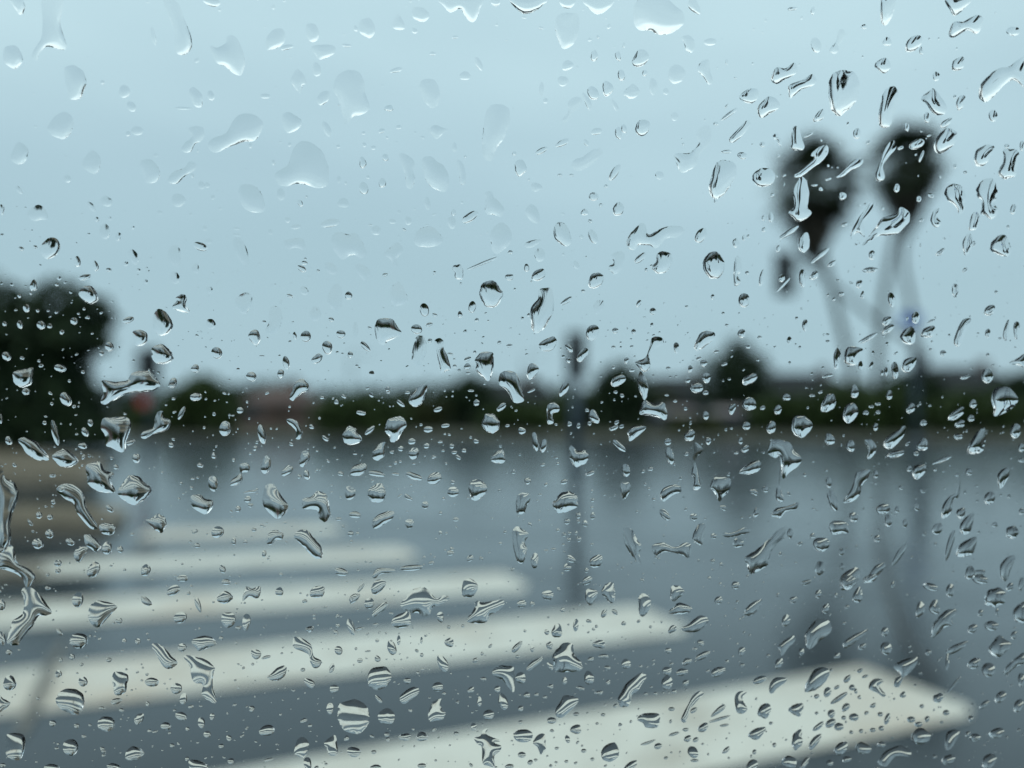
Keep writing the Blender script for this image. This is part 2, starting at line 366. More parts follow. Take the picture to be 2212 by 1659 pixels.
for i, (u, tv, hw, Y, lm, lab) in enumerate(HB):
    base = Vector((at(u, 880, Y).x, Y, 0.15)); bot = at(u, HORIZON, Y); vb = HORIZON + (CAM_H - 0.15) * FPX / Y
    rr = random.Random(i * 7 + 1); L_ = []
    for k in range(11):
        du = (-.8 + 1.6 * k / 10 + rr.uniform(-.08, .08)) * hw; hh = (vb - tv) * rr.uniform(0.28, 0.42)
        vc = tv + hh + (abs(du) / hw) ** 2 * (vb - tv) * 0.26 + rr.uniform(0, .12) * (vb - tv)
        L_.append((u + du, min(vc, vb - hh * .6), hw * rr.uniform(.30, .44), hh))
    L_ += [(u, tv + (vb - tv) * .40, hw * .55, (vb - tv) * .40), (u - hw * .5, vb - 18, hw * .5, 26), (u + hw * .5, vb - 18, hw * .5, 26)]
    tree('roadside_tree' if 'tree' in lab else 'bush', lab, 'tree' if 'tree' in lab else 'bush', base, px_blobs(L_, Y, 1.3, base), lm, 4200, 0.17, 1.0, 0.14, 20 + i, 'trees and bushes on the far side of the road')
# continuous low hedge mass behind
blobs = []
rr = random.Random(5)
for k in range(150):
    u = -400 + k * 20 + rr.uniform(-8, 8); Y = 68
    p = at(u, 880, Y); hgt = 3.3 + 1.3 * noise.noise(Vector((u * .006, 0, 2))) + rr.uniform(-.2, .5)
    blobs.append((p.x, Y + rr.uniform(-1, 1), hgt * .5, 1.1, 1.2, hgt * .55))
V, F = leaf_cloud(blobs, 34000, 0.24, 77)
me = bpy.data.meshes.new('far_hedge'); me.from_pydata(V.tolist(), [], F.tolist()); me.materials.append(M['leaf_dark'])
o = bpy.data.objects.new('far_hedge', me); C.objects.link(o)
tag(o, 'long dark hedge running behind the bushes and houses along the far roadside', 'hedge', kind='stuff')

# palms
def frond_mesh():
    mb = MB(); n = 13
    # petiole then a fan of folded blades with drooping tips
    mb.tube([(0, 0, 0), (0.55, 0, 0.06), (1.0, 0, 0.0)], [0.035, 0.025, 0.018], 5)
    for k in range(n):
        a = R(-78 + 156 * k / (n - 1)); ln = 1.15 - 0.25 * abs(k - (n - 1) / 2) / ((n - 1) / 2)
        d = Vector((math.cos(a), math.sin(a), 0)); s = Vector((-math.sin(a), math.cos(a), 0))
        o = Vector((0.95, 0, 0))
        P = [o, o + d * ln * .5 + s * .07 - Vector((0, 0, .03)), o + d * ln * .5 - s * .07 + Vector((0, 0, .02)), o + d * ln * .85 + s * .03 - Vector((0, 0, .16)), o + d * ln * .85 - s * .03 - Vector((0, 0, .16)), o + d * ln - Vector((0, 0, .36))]
        mb.add(P, [(0, 1, 2), (1, 3, 4, 2), (3, 5, 4)])
    return mb
FR = frond_mesh(); fr_green = FR.mesh('frond', M['palm_leaf']); fr_dead = FR.mesh('dead_frond', M['dead_frond'])
def palm(label, path, Y, crown_r, skirt, seed, trunk_r=0.25):
    pts = [at(u, v, Y) for u, v in path]; base = Vector((pts[0].x, Y, 0.12))
    t = thing('fan_palm', label, 'palm tree', base, 0, 'tall fan palms on the right')
    P = [Vector((0, 0, -0.1))] + [p - base for p in pts[1:]]
    # resample smoothly
    Q = []
    for i in range(len(P) - 1):
        p0 = P[max(i - 1, 0)]; p1 = P[i]; p2 = P[i + 1]; p3 = P[min(i + 2, len(P) - 1)]
        for s_ in range(6):
            x = s_ / 6; Q.append(0.5 * ((2 * p1) + (p2 - p0) * x + (2 * p0 - 5 * p1 + 4 * p2 - p3) * x * x + (3 * p1 - p0 - 3 * p2 + p3) * x ** 3))
    Q.append(P[-1]); n = len(Q)
    mb = MB(); mb.tube(Q, [trunk_r * (1.35 - 0.35 * min(1, i / 4)) * (1 - 0.25 * i / n) * (1 + (0.04 if i % 2 else -0.02)) for i in range(n)], 10)
    mb.build('trunk', M['palm_bark'], t, True)
    top = Q[-1]; rr = random.Random(seed); sc = crown_r / 2.1
    for k in range(46):
        az = k * 2.399963 + rr.uniform(-.2, .2); el = R(78 - 125 * (k / 45) ** 0.9 + rr.uniform(-6, 6))
        o = bpy.data.objects.new('frond', fr_green); C.objects.link(o); o.parent = t
        o.location = top + Vector((0, 0, rr.uniform(-.1, .25))); o.scale = (sc * rr.uniform(.78, 1.12),) * 3
        o.rotation_euler = (rr.uniform(-.3, .3), -el, az)
    for k in range(44):
        az = k * 2.399963 + 1; fz = (k / 43); el = R(-52 - 30 * fz + rr.uniform(-6, 6))
        o = bpy.data.objects.new('dead_frond', fr_dead); C.objects.link(o); o.parent = t
        o.location = top + Vector((0, 0, -0.2 - skirt * fz)); o.scale = (sc * (0.9 - 0.42 * fz) * rr.uniform(.85, 1.1),) * 3
        o.rotation_euler = (rr.uniform(-.4, .4), -el, az)
    return t
palm('left fan palm, its trunk leaning and curving down to the right', [(1852, 915), (1838, 800), (1815, 700), (1790, 600), (1770, 520), (1757, 405)], 50, 3.55, 3.2, 11)
palm('right fan palm with the taller crown, its trunk slanting down to the left', [(1893, 925), (1896, 780), (1908, 650), (1924, 560), (1940, 480), (1952, 360)], 52, 3.25, 3.2, 2)
palm('slender fan palm behind the right one, its trunk slanting down to the right', [(1996, 925), (1985, 790), (1968, 660), (1950, 560), (1962, 480), (1975, 385)], 55, 2.3, 2.0, 3, 0.20)

# ------------------------------------------------------------------ signals and poles
def signal_head(name, parent, top, depth_dir=-1, n=3, s=1.0):
    mb = MB(); hgt = 0.36 * n * s; x, y, z = top
    mb.box(x - .19 * s, x + .19 * s, y - .12, y + .12, z - hgt, z)
    h = mb.build(name, M['signal_black'], parent)
    mb = MB(); mb.box(x - .30 * s, x + .30 * s, y + .125, y + .135, z - hgt - .12, z + .12); mb.build('back_plate', M['signal_black'], h)
    for k in range(n):
        zc = z - (k + .5) * .36 * s; mb = MB()
        ring = [(x + .13 * s * math.cos(a), y - .123, zc + .13 * s * math.sin(a)) for a in [2 * math.pi * i / 14 for i in range(14)]]
        mb.add(ring, [tuple(range(14))]); mb.build('lens', M['lens_off'], h)
        mb = MB(); pts = [R(-10 + 200 * i / 8) for i in range(9)]
        vs1 = [(x + .155 * s * math.cos(a), y - .12, zc + .155 * s * math.sin(a)) for a in pts] + [(x + .155 * s * math.cos(a), y - .34, zc + .155 * s * math.sin(a) - .03) for a in pts]
        mb.add(vs1, [(i, i + 1, 10 + i, 9 + i) for i in range(8)]); mb.build('visor', M['signal_black'], h)
    return h
# left pole with red sign
b0 = ground(322, 992)
t = thing('pedestrian_signal', 'thin signal pole with a small red sign, right of the big left tree', 'signal pole', b0)
mb = MB(); mb.tube([(0, 0, 0), (0, 0, 2.55)], [0.055, 0.05], 12); mb.tube([(0, 0, 0), (0, 0, .12)], [.13, .10], 12); mb.build('pole', M['pole_dark'], t, True)
signal_head('signal_head', t, (-0.06, -0.1, 2.95), n=2, s=1.05)
mb = MB(); ring = [(-.15 + .17 * math.cos(a), -.09, 1.60 + .17 * math.sin(a)) for a in [2 * math.pi * (i + .5) / 8 for i in range(8)]]
ring2 = [(x, y + .012, z) for x, y, z in ring]
mb.add(ring + ring2, [tuple(range(8)), tuple(range(8, 16))[::-1]] + [(i, 8 + i, 8 + (i + 1) % 8, (i + 1) % 8) for i in range(8)]); mb.build('red_sign', M['sign_red'], t)
# middle pole
b0 = ground(1243, 1018)
t = thing('traffic_signal', 'dark signal pole with a tall head standing on the wet road in the middle', 'signal pole', b0)
mb = MB(); mb.tube([(0, 0, 0), (0, 0, 2.55)], [0.12, 0.10], 12); mb.tube([(0, 0, 0), (0, 0, .25)], [.17, .12], 12); mb.build('pole', M['pole_dark'], t, True)
signal_head('signal_head', t, (0.02, -0.12, 2.95), n=3, s=0.72)
# mast with arm
YM = 30.0; b0 = Vector((at(1978, 900, YM).x, YM, 0)); topz = at(1978, 690, YM).z
t = thing('signal_mast', 'tall signal mast with a curved arm reaching left over the road, blue sign on top', 'signal mast', b0)
mb = MB(); mb.tube([(0, 0, 0), (0, 0, topz)], [0.16, 0.11], 14); mb.tube([(0, 0, 0), (0, 0, .3)], [.3, .22], 14); mb.build('pole', M['pole_dark'], t, True)
arm = [Vector((0, 0, at(1978, 745, YM).z)), at(1945, 722, 28.5) - b0, at(1890, 690, 26.2) - b0, at(1820, 632, 23.2) - b0, at(1760, 582, 21) - b0, at(1695, 552, 19.2) - b0]
mb = MB(); mb.tube(arm, [.10, .095, .085, .07, .06, .05], 10); mb.build('arm', M['galvanised'], t, True)
tip = arm[-1]; signal_head('signal_head', t, (tip.x, tip.y - .1, tip.z - .02), n=3, s=0.82)
hd = at(1984, 765, YM - .4) - b0; signal_head('signal_head', t, (hd.x + .12, hd.y, hd.z), n=3, s=0.8)
sg = at(1966, 690, YM - .2) - b0
mb = MB(); mb.box(sg.x - .42, sg.x + .42, sg.y - .02, sg.y + .02, sg.z - .26, sg.z + .26); mb.build('blue_sign', M['sign_blue'], t)
# thin far poles seen faintly in the middle
for (u, v0, lab) in ((757, 770, 'thin far lamp post standing above the wide dark green bush'), (1133, 775, 'thin far lamp post left of the middle signal pole')):
    Y = 90; b0 = Vector((at(u, 890, Y).x, Y, -0.02)); hh = at(u, v0, Y).z
    t = thing('lamp_post', lab, 'lamp post', b0, 0, 'far lamp posts behind the hedge')
    mb = MB(); mb.tube([(0, 0, 0), (0, 0, hh), (0.5, 0, hh + .35), (1.8, 0, hh + .4)], [.13, .09, .07, .05], 8); mb.build('pole', M['galvanised'], t, True)
    mb = MB(); mb.box(1.6, 2.3, -.15, .15, hh + .33, hh + .46); mb.build('lamp_head', M['galvanised'], t)

# ------------------------------------------------------------------ houses, fence, cars behind
def house(label, u0, u1, v_eave, v_ridge, Y, wallm, roofm, seed, depth=8, hip=True):
    x0 = at(u0, 880, Y).x; x1 = at(u1, 880, Y).x; ez = at(u0, v_eave, Y).z; rz = at(u0, v_ridge, Y).z
    W = x1 - x0; t = thing('house', label, 'house', (x0, Y, 0), 0, 'low houses beyond the far roadside')
    mb = MB(); mb.box(0, W, 0, depth, -0.05, ez); mb.build('wall', M[wallm], t)
    mb = MB(); e = .5; hx = min(W * .28, 3) if hip else 0
    mb.add([(-e, -e, ez + .01), (W + e, -e, ez + .01), (W + e, depth + e, ez + .01), (-e, depth + e, ez + .01), (hx, depth / 2, rz), (W - hx, depth / 2, rz)], [(0, 1, 5, 4), (1, 2, 5), (2, 3, 4, 5), (3, 0, 4), (3, 2, 1, 0)])
    rf = mb.build('roof', M[roofm], t)
    mb = MB(); mb.box(W * .68, W * .68 + .6, depth * .4, depth * .4 + .6, ez + .3, rz + .5); mb.build('chimney', M['wall_brown'], rf)
    nw = max(2, int(W / 3))
    for k in range(nw):
        xc = W * (k + .5) / nw
        if k == nw // 2:
            mb = MB(); mb.box(xc - .5, xc + .5, -.04, -.005, 0.02, 2.05); mb.build('door', M['fence_wood'], t); continue
        mb = MB(); mb.box(xc - .6, xc + .6, -.03, -.003, .95, 2.0); f = mb.build('window', M['window_dark'], t)
        mb = MB(); mb.box(xc - .68, xc + .68, -.07, -.035, .86, .95); mb.box(xc - .68, xc + .68, -.07, -.035, 2.0, 2.08); mb.box(xc - .68, xc - .6, -.07, -.035, .95, 2.0); mb.box(xc + .6, xc + .68, -.07, -.035, .95, 2.0); mb.build('window_frame', M['trim'], f)
    return t
house('low brown house with a reddish roof between the left bushes', 510, 640, 872, 832, 52, 'wall_brown', 'roof_red', 1)
house('low grey house with a grey roof behind the narrow dark tree', 985, 1200, 862, 818, 54, 'wall_grey', 'roof_grey', 2)
house('long house with a dark grey roof between the round trees', 1380, 1580, 862, 808, 56, 'wall_tan', 'roof_grey', 3)
house('grey-roofed house partly hidden behind the palm trunks', 1640, 1890, 852, 800, 58, 'wall_grey', 'roof_grey', 4)
house('pale grey house right of the signal mast', 2010, 2260, 846, 786, 56, 'wall_grey', 'roof_grey', 5)
t = thing('board_fence', 'brown board fence behind the parked dark blue car', 'fence', (at(1390, 880, 54).x, 54, 0.1))
pl = MB(); pl.box(0, .17, 0, .03, 0, 1.5); plm = pl.mesh('board', M['fence_wood'])
for k in range(60):
    o = bpy.data.objects.new('board', plm); C.objects.link(o); o.parent = t; o.location = (k * .19, rng.uniform(-.01, .01), rng.uniform(0, .04))
mb = MB(); mb.box(0, 11.4, .035, .08, .3, .4); mb.box(0, 11.4, .035, .08, 1.15, 1.25); mb.build('rail', M['fence_wood'], t)['kind'] = 'stuff'

def car(label, loc, rz, paint):
    t = thing('parked_car', label, 'car', loc, rz, 'cars parked beyond the far roadside')
    prof = [(-2.2, .35), (-2.25, .75), (-2.1, .95), (-1.75, 1.02), (-1.15, 1.42), (0.35, 1.45), (1.05, 1.02), (2.05, .88), (2.25, .65), (2.2, .32)]
    bm = bmesh.new()
    for s in (-1, 1):
        for (x, z) in prof:
            yy = .88 if z < 1.05 else .66
            bm.verts.new((x, s * yy, z))
    bm.verts.ensure_lookup_table(); n = len(prof)
    bm.faces.new([bm.verts[i] for i in range(n)]); bm.faces.new([bm.verts[n + i] for i in range(n)][::-1])
    for i in range(n): bm.faces.new([bm.verts[i], bm.verts[n + i], bm.verts[n + (i + 1) % n], bm.verts[(i + 1) % n]])
    bmesh.ops.recalc_face_normals(bm, faces=bm.faces); bmesh.ops.bevel(bm, geom=bm.edges[:], offset=.05, segments=2, affect='EDGES')
    me = bpy.data.meshes.new('body'); bm.to_mesh(me); bm.free(); me.materials.append(M[paint]); o = bpy.data.objects.new('body', me); C.objects.link(o); o.parent = t
    for s in (-1, 1):
        mb = MB(); P = [(-1.6, s * .86, 1.03), (-1.1, s * .70, 1.37), (.3, s * .70, 1.38), (.85, s * .86, 1.03)]
        P += [(x, y + s * .02, z) for x, y, z in P]; mb.add(P, [(0, 1, 2, 3), (7, 6, 5, 4), (0, 4, 5, 1), (1, 5, 6, 2), (2, 6, 7, 3), (3, 7, 4, 0)]); mb.build('side_window', M['window_dark'], t)
        for x in (-1.4, 1.4):
            mb = MB(); mb.tube([(x, s * .92, .33), (x, s * .70, .33)], [.33, .33], 18); wv = mb.build('wheel', M['tyre'], t)
            mb = MB(); mb.tube([(x, s * .935, .33), (x, s * .90, .33)], [.2, .2], 14); mb.build('rim', M['rim'], wv)
        mb = MB(); mb.box(2.16, 2.27, s * .66 - .14, s * .66 + .14, .62, .76); mb.build('headlight', M['trim'], t)
    return t
zv = 0.16
car('dark blue car parked in front of the brown board fence', (at(1450, 890, 48).x, 48, zv), R(184), 'car_blue')
car('dark navy car parked under the tall round tree, right of the dark blue car', (at(1575, 890, 48.5).x, 48.5, zv), R(2), 'car_blue')
car('silver car parked near the right edge, behind the wide bush', (at(2028, 880, 47).x, 47, zv), R(3), 'car_silver')

